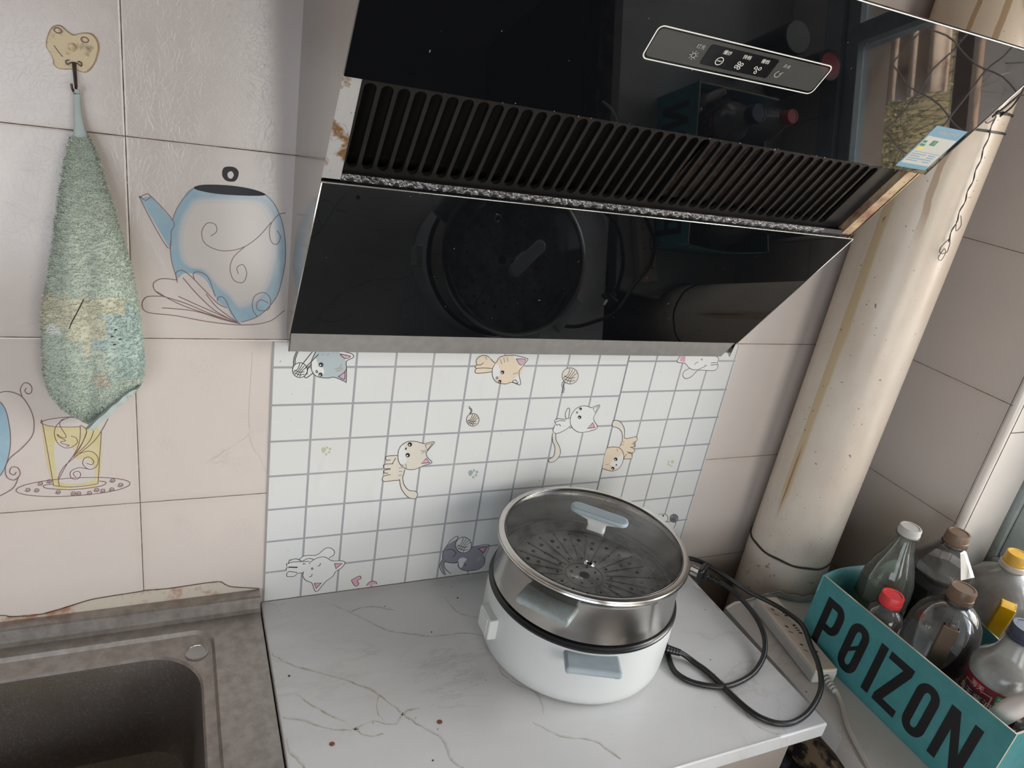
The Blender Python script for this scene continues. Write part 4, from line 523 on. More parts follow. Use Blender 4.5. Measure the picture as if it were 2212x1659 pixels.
TEA = [["F",10,[[-8797,14591],[-8918,14444],[-9020,14236],[-9066,13972],[-9060,13675],[-8994,13436],[-8901,13502],[-8682,13450],[-8513,13141],[-8398,13047],[-8308,12885],[-8208,12847],[-7984,12946],[-7780,13199],[-7701,13497],[-7672,13819],[-7717,14190],[-7825,14454],[-7955,14591],[-8361,14639]]],["F",16,[[-8774,14479],[-8884,14352],[-8967,14166],[-8997,13922],[-8962,13677],[-8863,13569],[-8693,13533],[-8519,13314],[-8370,13188],[-8279,13056],[-8187,13025],[-8006,13132],[-7858,13341],[-7793,13612],[-7768,13941],[-7816,14257],[-7924,14465],[-8072,14532],[-8471,14519]]],["F",17,[[-8761,14459],[-8867,14335],[-8948,14155],[-8977,13919],[-8943,13682],[-8846,13578],[-8682,13544],[-8514,13332],[-8371,13210],[-8282,13083],[-8194,13053],[-8019,13157],[-7876,13359],[-7813,13620],[-7789,13937],[-7835,14242],[-7939,14444],[-8082,14508],[-8468,14497]]],["F",18,[[-8748,14438],[-8851,14318],[-8929,14145],[-8957,13916],[-8923,13688],[-8830,13587],[-8672,13554],[-8509,13350],[-8371,13233],[-8286,13111],[-8201,13082],[-8032,13182],[-7894,13376],[-7834,13628],[-7810,13934],[-7854,14228],[-7955,14423],[-8093,14485],[-8465,14475]]],["F",15,[[-8724,14399],[-8820,14287],[-8893,14125],[-8919,13911],[-8887,13697],[-8800,13604],[-8652,13573],[-8500,13384],[-8371,13274],[-8292,13161],[-8213,13135],[-8056,13228],[-7928,13409],[-7872,13643],[-7849,13927],[-7890,14202],[-7983,14384],[-8112,14442],[-8459,14433]]],["S",12,[[-8797,14591],[-8918,14444],[-9020,14236],[-9066,13972],[-9060,13675],[-8994,13405]]],["S",12,[[-7955,14591],[-7825,14454],[-7717,14190],[-7672,13819],[-7701,13497],[-7780,13199],[-7984,12946],[-8208,12847]]],["F",11,[[-8797,14591],[-8682,14642],[-8361,14662],[-8086,14637],[-7949,14585],[-8139,14556],[-8468,14543],[-8682,14557]]],["F",11,[[-8470,14827],[-8439,14881],[-8337,14892],[-8282,14847],[-8287,14772],[-8329,14717],[-8416,14714],[-8464,14760]]],["F",15,[[-8406,14811],[-8363,14838],[-8336,14796],[-8362,14748],[-8400,14761]]],["F",10,[[-9387,14413],[-9271,14446],[-9031,14160],[-9079,13823]]],["S",12,[[-9392,14413],[-9341,14456],[-9271,14446],[-9031,14166],[-9054,14031],[-9100,13822],[-9388,14402],[-9333,14390],[-9271,14440]]],["S",12,[[-8601,14004],[-8530,14069],[-8547,14157],[-8639,14168],[-8704,14057],[-8671,13910],[-8517,13829],[-8350,13833],[-8182,13899],[-8014,14046],[-7870,14240]]],["S",12,[[-8182,13899],[-8321,13749],[-8364,13591],[-8316,13436],[-8201,13409],[-8157,13539],[-8205,13650],[-8279,13608],[-8260,13521]]],["S",12,[[-7695,14375],[-7792,14337],[-7885,14178],[-7867,13994],[-7790,13950],[-7747,14052],[-7796,14135]]],["S",12,[[-7869,13129],[-7960,13173],[-8018,13124],[-7998,13026],[-7866,13043],[-7847,13196],[-7933,13278],[-8050,13222],[-8076,13057],[-8007,12926]]],["S",12,[[-8994,13405],[-9171,13415],[-9268,13350],[-9254,13252],[-9165,13181]]],["S",12,[[-9165,13181],[-9346,13168],[-9407,13061],[-9341,12957],[-9017,12920],[-8626,12845],[-8207,12807],[-7860,12862],[-7652,13036]]],["S",12,[[-8995,13374],[-9009,13496],[-8944,13536],[-8847,13474],[-8683,13294],[-8513,13108],[-8398,13047]]],["S",12,[[-8793,13414],[-8803,13507],[-8726,13523],[-8627,13453],[-8542,13204]]],["S",12,[[-8513,13141],[-8502,13192],[-8428,13176],[-8339,12983],[-8249,12833]]],["S",12,[[-9165,13181],[-8905,13096],[-8569,12945],[-8219,12821]]],["S",12,[[-9179,13024],[-8795,12991],[-8454,12882],[-8219,12821]]],["S",12,[[-8929,13439],[-8738,13197],[-8512,12979],[-8219,12821]]],["S",12,[[-8655,13232],[-8512,13044],[-8231,12820]]],["S",12,[[-8986,13188],[-8683,13039],[-8219,12821]]],["S",12,[[-9254,13252],[-8906,13051],[-8219,12821]]]]
CUP = [["F",13,[[-10618,11403],[-10527,11360],[-10349,11341],[-10187,11338],[-9954,11246],[-10024,10448],[-10239,10424],[-10549,10458]]],["F",15,[[-10483,11133],[-10306,11041],[-10256,10846],[-10111,10836],[-10057,10650],[-10085,10511],[-10257,10468],[-10464,10500],[-10506,10795]]],["F",15,[[-10620,11414],[-10520,11458],[-10320,11482],[-10220,11465],[-10123,11381],[-10207,11339],[-10389,11343],[-10546,11371]]],["S",12,[[-10624,11410],[-10605,11377],[-10549,10458]]],["S",12,[[-10624,11414],[-10560,11453],[-10380,11482],[-10229,11479],[-10140,11449]]],["S",12,[[-10624,11410],[-10527,11363],[-10349,11339],[-10187,11338]]],["S",12,[[-9948,11252],[-10027,10445]]],["S",12,[[-10549,10458],[-10386,10422],[-10197,10420],[-10027,10445]]],["S",12,[[-10230,11472],[-10320,11476],[-10435,11395],[-10486,11266],[-10464,11118],[-10388,11033],[-10307,11035],[-10236,11098],[-10247,11173],[-10302,11203]]],["S",12,[[-10321,11469],[-10392,11446],[-10417,11368],[-10361,11220],[-10369,11180],[-10418,11196],[-10456,11238],[-10438,11197],[-10367,11139],[-10423,11122],[-10405,11095],[-10331,11063],[-10367,11052]]],["S",12,[[-10483,10445],[-10484,10586],[-10407,10747],[-10253,10901],[-10044,11108],[-9931,11292],[-9859,11444]]],["S",12,[[-10487,10544],[-10385,10759],[-10259,10970],[-10202,11157],[-10186,11358]]],["S",12,[[-10296,10877],[-10204,11035],[-10127,11221],[-10127,11301],[-10180,11363]]],["S",12,[[-10251,10929],[-10096,11111],[-10036,11270]]],["S",12,[[-10119,11261],[-10169,11115],[-10284,10903]]],["S",12,[[-10263,10902],[-10156,10957],[-10063,10944],[-10005,10843],[-10032,10719],[-10119,10680],[-10188,10758],[-10173,10848],[-10109,10871],[-10062,10805],[-10084,10751],[-10145,10776]]],["S",12,[[-10119,10680],[-10243,10714],[-10340,10658],[-10336,10560],[-10264,10540],[-10223,10607],[-10256,10663],[-10311,10628],[-10283,10569]]],["S",12,[[-9634,10413],[-9653,10379],[-9709,10348],[-9798,10320],[-9916,10298],[-10056,10283],[-10208,10275],[-10364,10275],[-10517,10282],[-10657,10297],[-10777,10318],[-10872,10344],[-10938,10373],[-10971,10405],[-10969,10437],[-10934,10468],[-10867,10496],[-10771,10520],[-10650,10539],[-10511,10552],[-10360,10558],[-10205,10556],[-10054,10547],[-9916,10530],[-9799,10507],[-9710,10479],[-9653,10447],[-9634,10413]]],["S",12,[[-10558,10480],[-10650,10474],[-10662,10447],[-10593,10413],[-10347,10376],[-10081,10388],[-9950,10420],[-9937,10462],[-10012,10483]]],["S",12,[[-10838,10421],[-10839,10414],[-10845,10409],[-10854,10409],[-10861,10417],[-10862,10429],[-10855,10440],[-10841,10444],[-10827,10437],[-10820,10421],[-10825,10402],[-10841,10391],[-10862,10393],[-10878,10410]]],["S",12,[[-10738,10405],[-10739,10398],[-10745,10393],[-10754,10393],[-10762,10401],[-10763,10413],[-10756,10424],[-10742,10428],[-10727,10421],[-10720,10405],[-10725,10386],[-10741,10374],[-10763,10377],[-10779,10394]]],["S",12,[[-10690,10505],[-10691,10499],[-10697,10494],[-10706,10494],[-10714,10501],[-10715,10513],[-10708,10525],[-10694,10529],[-10679,10522],[-10672,10505],[-10677,10487],[-10693,10475],[-10715,10477],[-10731,10494]]],["S",12,[[-10496,10354],[-10497,10348],[-10503,10342],[-10512,10343],[-10520,10350],[-10521,10363],[-10514,10374],[-10500,10378],[-10485,10371],[-10477,10354],[-10482,10335],[-10499,10323],[-10521,10326],[-10537,10343]]],["S",12,[[-10321,10317],[-10322,10310],[-10328,10305],[-10337,10305],[-10345,10313],[-10347,10325],[-10339,10337],[-10325,10340],[-10310,10333],[-10302,10316],[-10307,10297],[-10324,10285],[-10346,10288],[-10362,10305]]],["S",12,[[-10130,10306],[-10131,10299],[-10137,10294],[-10147,10294],[-10155,10302],[-10157,10315],[-10149,10326],[-10134,10330],[-10119,10323],[-10111,10306],[-10116,10287],[-10133,10275],[-10155,10277],[-10173,10295]]],["S",12,[[-10042,10349],[-10043,10342],[-10049,10336],[-10059,10337],[-10067,10345],[-10069,10357],[-10061,10369],[-10046,10373],[-10031,10365],[-10023,10348],[-10028,10329],[-10045,10317],[-10067,10320],[-10085,10337]]],["S",12,[[-9968,10327],[-9968,10320],[-9974,10315],[-9984,10315],[-9993,10323],[-9994,10336],[-9987,10348],[-9972,10351],[-9956,10344],[-9948,10327],[-9953,10308],[-9970,10296],[-9993,10298],[-10010,10316]]],["S",12,[[-9858,10339],[-9859,10332],[-9865,10327],[-9875,10327],[-9883,10335],[-9885,10348],[-9878,10359],[-9863,10363],[-9847,10356],[-9838,10339],[-9843,10319],[-9860,10307],[-9883,10310],[-9901,10328]]],["S",12,[[-9841,10483],[-9842,10476],[-9848,10471],[-9858,10471],[-9866,10479],[-9868,10491],[-9860,10503],[-9846,10507],[-9830,10500],[-9821,10483],[-9826,10463],[-9843,10451],[-9866,10454],[-9884,10471]]],["S",12,[[-9746,10402],[-9746,10395],[-9753,10390],[-9762,10390],[-9771,10398],[-9773,10411],[-9765,10422],[-9750,10426],[-9734,10419],[-9726,10402],[-9731,10382],[-9748,10370],[-9771,10373],[-9789,10391]]],["S",12,[[-10587,10531],[-10588,10525],[-10594,10520],[-10603,10520],[-10610,10527],[-10612,10540],[-10604,10551],[-10590,10555],[-10576,10548],[-10569,10531],[-10573,10513],[-10590,10501],[-10611,10503],[-10627,10520]]],["S",12,[[-10258,10311],[-10259,10304],[-10265,10299],[-10274,10299],[-10282,10307],[-10284,10319],[-10276,10331],[-10262,10335],[-10247,10327],[-10239,10310],[-10244,10291],[-10261,10279],[-10283,10282],[-10300,10300]]],["F",10,[[-11217,11754],[-11035,11730],[-10988,11622],[-10968,11419],[-10971,11186],[-11008,10965],[-11061,10795],[-11132,10652],[-11322,10668]]],["S",12,[[-11035,11730],[-10988,11622],[-10968,11419],[-10971,11186],[-11008,10965],[-11061,10795],[-11131,10659]]],["S",12,[[-11169,11777],[-11024,11854],[-10948,11870],[-10866,11844],[-10787,11773],[-10716,11588],[-10698,11407],[-10734,11226],[-10865,11049],[-11002,10911],[-11063,10768],[-11056,10633],[-10982,10583],[-10911,10662],[-10927,10765],[-10995,10777],[-11021,10698],[-10975,10660],[-10950,10706]]],["S",12,[[-10797,11792],[-10808,11892],[-10771,11972],[-10723,11983],[-10685,11927],[-10695,11852],[-10735,11831],[-10762,11872],[-10742,11915]]],["S",12,[[-10928,10636],[-11002,10463],[-11158,10353]]]]
MARKS = [["S",19,[[-8061,12413],[-8066,12133],[-8077,11810],[-8086,11367],[-8081,11117],[-8312,10923],[-8653,10676]]],["S",19,[[-8081,11117],[-8005,10866],[-7909,10702],[-7816,10455]]],["S",20,[[-8600,15832],[-8550,15839],[-8546,15812],[-8564,15790],[-8606,15812]]],["S",20,[[-8610,15808],[-8595,15761],[-8620,15746],[-8644,15754],[-8631,15804]]],["S",20,[[-8635,15807],[-8676,15772],[-8694,15788],[-8691,15816],[-8642,15825]]],["S",20,[[-8640,15831],[-8680,15855],[-8667,15880],[-8641,15890],[-8624,15845]]],["S",20,[[-8619,15846],[-8603,15896],[-8577,15896],[-8563,15874],[-8602,15837]]],["S",20,[[-8543,15800],[-8493,15779],[-8464,15732]]],["S",20,[[-8183,15391],[-8115,15398],[-8109,15362],[-8133,15332],[-8191,15363]]],["S",20,[[-8197,15358],[-8175,15294],[-8208,15274],[-8241,15285],[-8224,15354]]],["S",20,[[-8230,15357],[-8285,15311],[-8310,15334],[-8307,15371],[-8240,15383]]],["S",20,[[-8238,15390],[-8292,15424],[-8276,15458],[-8241,15470],[-8216,15410]]],["S",20,[[-8209,15411],[-8189,15478],[-8153,15477],[-8134,15447],[-8186,15397]]],["S",20,[[-8104,15346],[-8035,15315],[-7994,15250]]],["S",20,[[-9648,14681],[-9593,14686],[-9591,14654],[-9611,14628],[-9655,14657]]],["S",20,[[-9660,14653],[-9646,14596],[-9673,14579],[-9699,14590],[-9682,14650]]],["S",20,[[-9687,14653],[-9733,14614],[-9752,14635],[-9747,14668],[-9693,14676]]],["S",20,[[-9691,14682],[-9733,14714],[-9718,14744],[-9689,14753],[-9673,14699]]],["S",20,[[-9667,14700],[-9647,14759],[-9619,14756],[-9605,14730],[-9649,14688]]],["S",20,[[-9587,14640],[-9534,14611],[-9505,14553]]],["S",20,[[-9350,14603],[-9297,14608],[-9294,14577],[-9314,14552],[-9357,14580]]],["S",20,[[-9361,14576],[-9347,14522],[-9373,14506],[-9399,14516],[-9383,14573]]],["S",20,[[-9387,14577],[-9431,14539],[-9450,14559],[-9446,14591],[-9394,14598]]],["S",20,[[-9392,14604],[-9433,14635],[-9419,14663],[-9391,14672],[-9374,14620]]],["S",20,[[-9369,14621],[-9350,14677],[-9323,14675],[-9309,14649],[-9351,14609]]],["S",20,[[-9291,14563],[-9239,14535],[-9210,14479]]],["S",20,[[-9340,15599],[-9280,15607],[-9276,15573],[-9299,15545],[-9348,15573]]],["S",20,[[-9354,15568],[-9338,15509],[-9367,15490],[-9397,15500],[-9378,15564]]],["S",20,[[-9384,15567],[-9434,15524],[-9455,15545],[-9451,15580],[-9391,15591]]],["S",20,[[-9389,15598],[-9435,15629],[-9419,15661],[-9388,15672],[-9369,15616]]],["S",20,[[-9362,15617],[-9341,15680],[-9309,15679],[-9294,15652],[-9342,15605]]],["S",20,[[-9273,15558],[-9213,15530],[-9179,15470]]],["S",20,[[-8656,12144],[-8590,12143],[-8584,12101],[-8608,12070],[-8664,12114]]],["S",20,[[-8669,12109],[-8650,12034],[-8682,12016],[-8714,12034],[-8696,12109]]],["S",20,[[-8702,12114],[-8756,12069],[-8780,12100],[-8776,12141],[-8711,12144]]],["S",20,[[-8709,12152],[-8761,12199],[-8744,12235],[-8710,12244],[-8687,12171]]],["S",20,[[-8680,12171],[-8659,12244],[-8624,12237],[-8606,12201],[-8658,12153]]],["S",20,[[-8580,12082],[-8513,12036],[-8475,11956]]],["S",20,[[-7936,11217],[-7859,11212],[-7852,11163],[-7879,11127],[-7945,11182]]],["S",20,[[-7951,11176],[-7926,11087],[-7963,11067],[-8001,11089],[-7983,11177]]],["S",20,[[-7990,11183],[-8051,11133],[-8080,11170],[-8077,11218],[-8001,11219]]],["S",20,[[-7998,11228],[-8061,11285],[-8043,11327],[-8003,11336],[-7974,11249]]],["S",20,[[-7966,11249],[-7943,11334],[-7903,11324],[-7881,11281],[-7939,11227]]],["S",20,[[-7846,11140],[-7767,11083],[-7719,10988]]],["S",20,[[-9135,11016],[-9073,11011],[-9069,10969],[-9092,10939],[-9143,10986]]],["S",20,[[-9149,10981],[-9132,10905],[-9162,10889],[-9192,10908],[-9174,10982]]],["S",20,[[-9180,10987],[-9231,10945],[-9253,10977],[-9249,11018],[-9187,11018]]],["S",20,[[-9185,11026],[-9233,11075],[-9217,11111],[-9185,11118],[-9165,11044]]],["S",20,[[-9158,11044],[-9137,11116],[-9104,11107],[-9088,11070],[-9137,11024]]],["S",20,[[-9065,10950],[-9004,10901],[-8969,10820]]],["S",20,[[-8402,10744],[-8322,10737],[-8316,10684],[-8344,10647],[-8412,10706]]],["S",20,[[-8418,10700],[-8394,10604],[-8432,10583],[-8472,10608],[-8451,10702]]],["S",20,[[-8458,10709],[-8523,10656],[-8552,10696],[-8548,10748],[-8469,10747]]],["S",20,[[-8466,10757],[-8530,10820],[-8511,10865],[-8469,10873],[-8441,10780]]],["S",20,[[-8432,10779],[-8407,10870],[-8365,10859],[-8343,10812],[-8405,10754]]],["S",20,[[-8310,10659],[-8228,10597],[-8180,10493]]],["S",20,[[-8974,9678],[-8913,9670],[-8908,9626],[-8931,9596],[-8982,9647]]],["S",20,[[-8987,9643],[-8970,9563],[-9000,9547],[-9030,9569],[-9013,9645]]],["S",20,[[-9018,9651],[-9069,9610],[-9091,9644],[-9087,9686],[-9026,9683]]],["S",20,[[-9024,9691],[-9072,9745],[-9056,9781],[-9024,9786],[-9003,9708]]],["S",20,[[-8997,9708],[-8976,9782],[-8944,9771],[-8928,9731],[-8976,9687]]],["S",20,[[-8904,9605],[-8843,9551],[-8808,9465]]],["S",20,[[-8128,9496],[-8052,9485],[-8045,9433],[-8072,9398],[-8137,9459]]],["S",20,[[-8143,9454],[-8119,9358],[-8155,9340],[-8193,9366],[-8174,9457]]],["S",20,[[-8181,9464],[-8242,9415],[-8270,9456],[-8267,9507],[-8192,9502]]],["S",20,[[-8189,9512],[-8251,9576],[-8232,9619],[-8193,9625],[-8165,9533]]],["S",20,[[-8157,9532],[-8134,9620],[-8094,9607],[-8073,9559],[-8131,9506]]],["S",20,[[-8040,9408],[-7962,9343],[-7915,9240]]]]
VEINS = [[(-0.6743, -0.0299), (-0.6456, -0.0591), (-0.6212, -0.0869), (-0.6032, -0.1073), (-0.5763, -0.1221), (-0.5272, -0.141), (-0.4801, -0.1443), (-0.4445, -0.1591)], [(-0.7833, -0.1183), (-0.7478, -0.1534), (-0.6994, -0.1857), (-0.6527, -0.2227), (-0.6277, -0.2595), (-0.6144, -0.2856), (-0.5894, -0.315), (-0.5766, -0.3342), (-0.5774, -0.3644), (-0.565, -0.3817)], [(-0.7844, -0.239), (-0.7555, -0.2514), (-0.7278, -0.2715), (-0.6927, -0.2848), (-0.6653, -0.277), (-0.636, -0.2912), (-0.6169, -0.275), (-0.5936, -0.2727)], [(-0.7551, -0.2053), (-0.7235, -0.247), (-0.6991, -0.2696), (-0.6768, -0.2992), (-0.6519, -0.3021)], [(-0.6418, -0.2343), (-0.6527, -0.2572), (-0.6472, -0.2834)], [(-0.4822, -0.0532), (-0.4738, -0.0912), (-0.4581, -0.1064), (-0.4229, -0.1259)], [(0.007, -0.123), (0.0178, -0.1461), (0.0475, -0.1661), (0.0676, -0.1972)], [(-0.0952, -0.3445), (-0.0912, -0.3753), (-0.1017, -0.4105), (-0.0978, -0.4386), (-0.0717, -0.4718)], [(-0.4431, -0.1767), (-0.4413, -0.2084), (-0.451, -0.236), (-0.4335, -0.2691), (-0.4128, -0.2929), (-0.4193, -0.3313)], [(-0.4415, -0.3382), (-0.4122, -0.3709), (-0.3692, -0.3907), (-0.3452, -0.429)], [(-0.7888, -0.2764), (-0.77, -0.3107), (-0.7607, -0.3267)], [(-0.6445, -0.0537), (-0.6125, -0.0492), (-0.577, -0.0662)]]

for it in TEA: pass
motif('teapot_print', TEA, wall_back, -0.0002, 0.0005)
motif('glaze_marks', MARKS, wall_back, -0.0001, 0.00022)
motif('cup_print', CUP, wall_back, -0.0002, 0.00045)
# chipped band of old tile bed just above the sink
q = MB()
band = [(-1.20, .842), (-1.133, .8393), (-1.12, .8343), (-1.081, .8325), (-1.031, .8452), (-1.010, .8485), (-.9553, .8514), (-.951, .8524), (-.920, .8505), (-.8949, .8512), (-.8485, .8522), (-.838, .8455), (-.828, .8388), (-.807, .8334), (-.786, .828)]
q.prism(band + [(-.786, .812), (-1.20, .812)], lambda p: (p[0], -0.0015, p[1]), lambda p: (p[0], 0.0, p[1]))
q.ribbon([(a, b) for a, b in cr(band, 3)], 0.0006, lambda p: (p[0], -0.0018, p[1]), 1)
q.build('chipped_tile_edge', [speckled('old_plaster', (0.50, 0.45, 0.38), (0.30, 0.15, 0.09), 0.5, 0.66, 26, 0.8), plain('crack', (0.05, 0.03, 0.02), 0.9)], wall_back)

def sheet(name, x0, x1, z0, z1, mat, label, th):
    q = MB(); q.box((x0, -th, z0), (x1, -0.0001, z1))
    # bright narrow lifted edge on the left
    o = q.build(name, mat); tag(o, label, 'wall sticker', 'cat print contact sheets behind the counter'); return o
shA = sheet('contact_sheet', -0.7795, -0.1795, 0.8005, 1.2563, 'sheetA', 'wide white sheet printed with a grey grid and kittens on the wall', 0.0006)
shB = sheet('contact_sheet', -0.1790, 0.0640, 0.8005, 1.2563, 'sheetB', 'narrow right-hand strip of white kitten print sheet beside bare tiles', 0.0009)
q = MB(); q.box((-0.7796, -0.0012, 0.80), (-0.7770, -0.0006, 1.2563)); q.build('sheet_edge', 'grey_edge', shA)
for i, (nm, items) in enumerate(MOTIFS):
    cx = sum(p[0] for it in items for p in it[2])/sum(len(it[2]) for it in items)*1e-4
    on_b = nm != 'yarn_ball_print' and cx > -0.19
    motif(nm, items, shB if on_b else shA, -0.00112 if on_b else -0.00068)

# ---------------------------------------------------------------- countertop
X0, X1, YF = -0.7835, 0.0225, -0.4645
q = MB(); q.box((X0, YF, CZ-0.028), (X1, -0.0005, CZ), bev=0.003)
for L_ in VEINS:
    pts = cr(L_, 5); n = len(pts)
    pts = [(p_[0]+random.uniform(-.0012, .0012), p_[1]+random.uniform(-.0010, .0010)) for p_ in pts]
    pts = [(max(X0+0.006, min(X1-0.006, p_[0])), max(YF+0.007, min(-0.005, p_[1]))) for p_ in pts]
    q.ribbon([(p_[0]+.0010, p_[1]+.0006) for p_ in pts[1:-1]], 0.0022, lambda p: (p[0], p[1], CZ+0.00008), 2)
    for i in range(0, n-1, 4):
        q.ribbon(pts[i:i+5], random.choice((0.0005, 0.0008, 0.0012)), lambda p: (p[0], p[1], CZ+0.00015), 1)
M['vein'] = speckled('vein_brown', (0.38, 0.34, 0.28), (0.55, 0.53, 0.51), 0.4, 0.62, 60, 0.22)
M['vein_soft'] = speckled('vein_soft_grey', (0.52, 0.515, 0.50), (0.62, 0.625, 0.63), 0.35, 0.6, 30, 0.22)
ct = q.build('countertop', ['marble', 'vein', 'vein_soft']); tag(ct, 'white marble-patterned film covered countertop under the steamer', 'countertop')
q = MB(); q.tube([(X0+0.004, YF+0.001, CZ-0.0005), (X1-0.10, YF+0.001, CZ-0.0005)], 0.0022, 8); q.build('film_bead', 'marble', ct)
for (x, y, r, m) in ((-.572, -.303, .0042, 0), (-.722, -.300, .0038, 0), (-.76, -.169, .0018, 1), (-.60, -.36, .0012, 1), (-.10, -.33, .0012, 1), (-.085, -.30, .001, 1), (-.46, -.06, .0016, 1), (-.53, -.13, .0012, 1)):
    q = MB(); q.lathe([(r, 0), (r*0.8, 0.0008), (0.0, 0.0012)], (x, y, CZ), 10)
    tag(q.build('crumb', plain('crumb_brown', (0.20, 0.07, 0.03), 0.5) if m == 0 else 'ink'), 'tiny %s speck of dirt lying on the marble countertop' % ('reddish brown' if m == 0 else 'black'), 'crumb', 'crumbs on the countertop')
# tiled pier and dark cupboard under the slab
q = MB(); q.box((-0.40, -0.425, 0.0), (-0.008, -0.02, 0.760)); q.box((-0.40, -0.432, 0.0), (0.002, -0.4255, 0.750))
tag(q.build('tiled_pier', plain('pier_tile', (0.40, 0.35, 0.315), 0.4)), 'beige tiled pier holding up the countertop', 'counter support')
q = MB(); q.box((-0.78, -0.43, 0.0), (-0.41, -0.02, 0.765))
tag(q.build('base_cupboard', plain('cupboard_grey', (0.16, 0.14, 0.12), 0.6)), 'dark base cupboard below the countertop', 'cupboard')

# ---------------------------------------------------------------- sink
SX1 = -0.7855; SX0 = -1.75; sz = 0.803
sk = empty('sink', (0, 0, 0)); tag(sk, 'stained stainless steel sink let into the counter on the left', 'sink')
def rrect(x0, y0, x1, y1, r, n=10):
    out = []
    for cx, cy, a0 in ((x1-r, y1-r, 0), (x0+r, y1-r, 90), (x0+r, y0+r, 180), (x1-r, y0+r, 270)):
        for i in range(n+1):
            a = radians(a0 + 90*i/n); out.append((cx+r*cos(a), cy+r*sin(a)))
    return out
q = MB()
# upstand at the wall: profile extruded along x
prof = [(-0.0005, 0.0), (-0.0005, 0.8275-sz), (-0.0185, 0.8280-sz), (-0.0215, 0.8265-sz), (-0.0235, 0.807-sz), (-0.0285, 0.0)]
q.prism([(p[0], p[1]) for p in prof], lambda p: (SX0, p[0], sz+p[1]), lambda p: (SX1, p[0], sz+p[1]))
q.build('upstand', 'sink', sk)
rings = [(rrect(SX0, -0.56, SX1, -0.0285, 0.004), sz),
         (rrect(SX0+0.05, -0.50, -0.8565, -0.0480, 0.030), sz),
         (rrect(SX0+0.054, -0.496, -0.8605, -0.0520, 0.027), sz-0.0055),
         (rrect(SX0+0.058, -0.492, -0.8645, -0.0560, 0.024), sz-0.0065),
         (rrect(SX0+0.075, -0.475, -0.8745, -0.0820, 0.075), sz-0.0065),
         (rrect(SX0+0.077, -0.473, -0.8775, -0.0850, 0.073), sz-0.010),
         (rrect(SX0+0.083, -0.467, -0.8840, -0.0900, 0.068), sz-0.05),
         (rrect(SX0+0.090, -0.460, -0.8900, -0.0950, 0.062), sz-0.15),
         (rrect(SX0+0.100, -0.450, -0.9000, -0.1050, 0.052), sz-0.172),
         (rrect(SX0+0.125, -0.425, -0.9250, -0.1300, 0.035), sz-0.184),
         (rrect(SX0+0.30, -0.35, -1.15, -0.22, 0.02), sz-0.188)]
n = len(rings[0][0])
def ringmesh(rs, name, mat, cap=False):
    q = MB(); vs = [(x, y, z) for r, z in rs for x, y in r]
    fs = [(i*n+k, i*n+(k+1) % n, (i+1)*n+(k+1) % n, (i+1)*n+k) for i in range(len(rs)-1) for k in range(n)]
    q.add(vs, fs, 0, True)
    if cap: q.add(vs[-n:], [list(range(n))], 0)
    o = q.build(name, mat, sk)
    return o
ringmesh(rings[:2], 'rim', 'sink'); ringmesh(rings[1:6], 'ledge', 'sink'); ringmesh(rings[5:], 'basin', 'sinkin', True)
q = MB(); q.prism(rings[0][0], lambda p: (p[0], p[1], sz-0.012), lambda p: (p[0], p[1], sz-0.0119))
q = MB(); q.box((SX0, -0.5605, sz-0.03), (SX1, -0.5600, sz)); q.box((SX1-0.0006, -0.56, sz-0.03), (SX1, -0.0285, sz)); q.build('apron', 'sink', sk)
q = MB(); c0 = (-0.8815, -0.0895, sz-0.0065)
q.lathe([(0.0155, 0), (0.0155, 0.0018), (0.0138, 0.0024), (0.0133, 0.0012), (0.0, 0.0010)], c0, 32)
q.build('overflow_button', plain('button_steel', (0.42, 0.42, 0.42), 0.3, 0.9), sk)
q = MB(); q.box((-1.75, -0.54, 0.0), (-0.80, -0.02, 0.60)); tag(q.build('sink_cabinet', plain('cabinet_dark', (0.10, 0.09, 0.08), 0.6)), 'dark cabinet standing under the steel sink', 'cabinet')

# ---------------------------------------------------------------- shelf at the right
sh = MB()
px, py, pr_ = 0.278, -0.093, 0.083
arc = [(px + (pr_+0.003)*cos(a), py + (pr_+0.003)*sin(a)) for a in [radians(d) for d in range(212, 329, 6)]]
poly = [(0.075, -0.157)] + [(0.12, -0.150), (0.165, -0.1455)] + arc + [(0.40, -0.145), (0.4470, -0.150), (0.4470, -0.3015), (0.5765, -0.3015), (0.5765, -1.58), (0.040, -1.58), (0.055, -0.52), (0.066, -0.47)]
sh.prism(poly, lambda p: (p[0], p[1], SZ-0.036), lambda p: (p[0], p[1], SZ))
shelf = sh.build('side_shelf', 'marble2'); tag(shelf, 'lower side counter in worn marble film holding the teal box', 'counter')
lp = MB()
e = [(0.075, -0.157), (0.10, -0.151), (0.12, -0.150), (0.145, -0.147), (0.165, -0.1455)] + arc[2:-2] + [(0.37, -0.148), (0.40, -0.145)]
vs = []
for i, (x, y) in enumerate(e):
    h = 0.004 + 0.005*(0.5+0.5*sin(i*1.7)) + (0.009 if 4 < i < 18 else 0.0)
    vs += [(x, y-0.004, SZ), (x+0.001, y-0.001, SZ+h*0.6), (x, y-0.004, SZ+h)]
lp.add(vs, [(3*i+k, 3*i+k+1, 3*i+k+4, 3*i+k+3) for i in range(len(e)-1) for k in (0, 1)], 0, True)
o = lp.build('torn_film_edge', 'marble2', shelf)
md = o.modifiers.new('s', 'SOLIDIFY'); md.thickness = 0.0012
M['rust'] = speckled('burnt_rusty_steel', (0.22, 0.16, 0.10), (0.018, 0.013, 0.012), 0.42, 0.52, 22, 0.55, 0.3, (11, 0.56, 0.66, (0.30, 0.09, 0.03)), 0.4)
q = MB(); q.box((0.050, -1.55, 0.55), (0.060, -0.20, 0.7255)); q.box((0.061, -1.55, 0.60), (0.57, -1.50, 0.725)); q.box((0.061, -0.21, 0.10), (0.44, -0.20, 0.725))
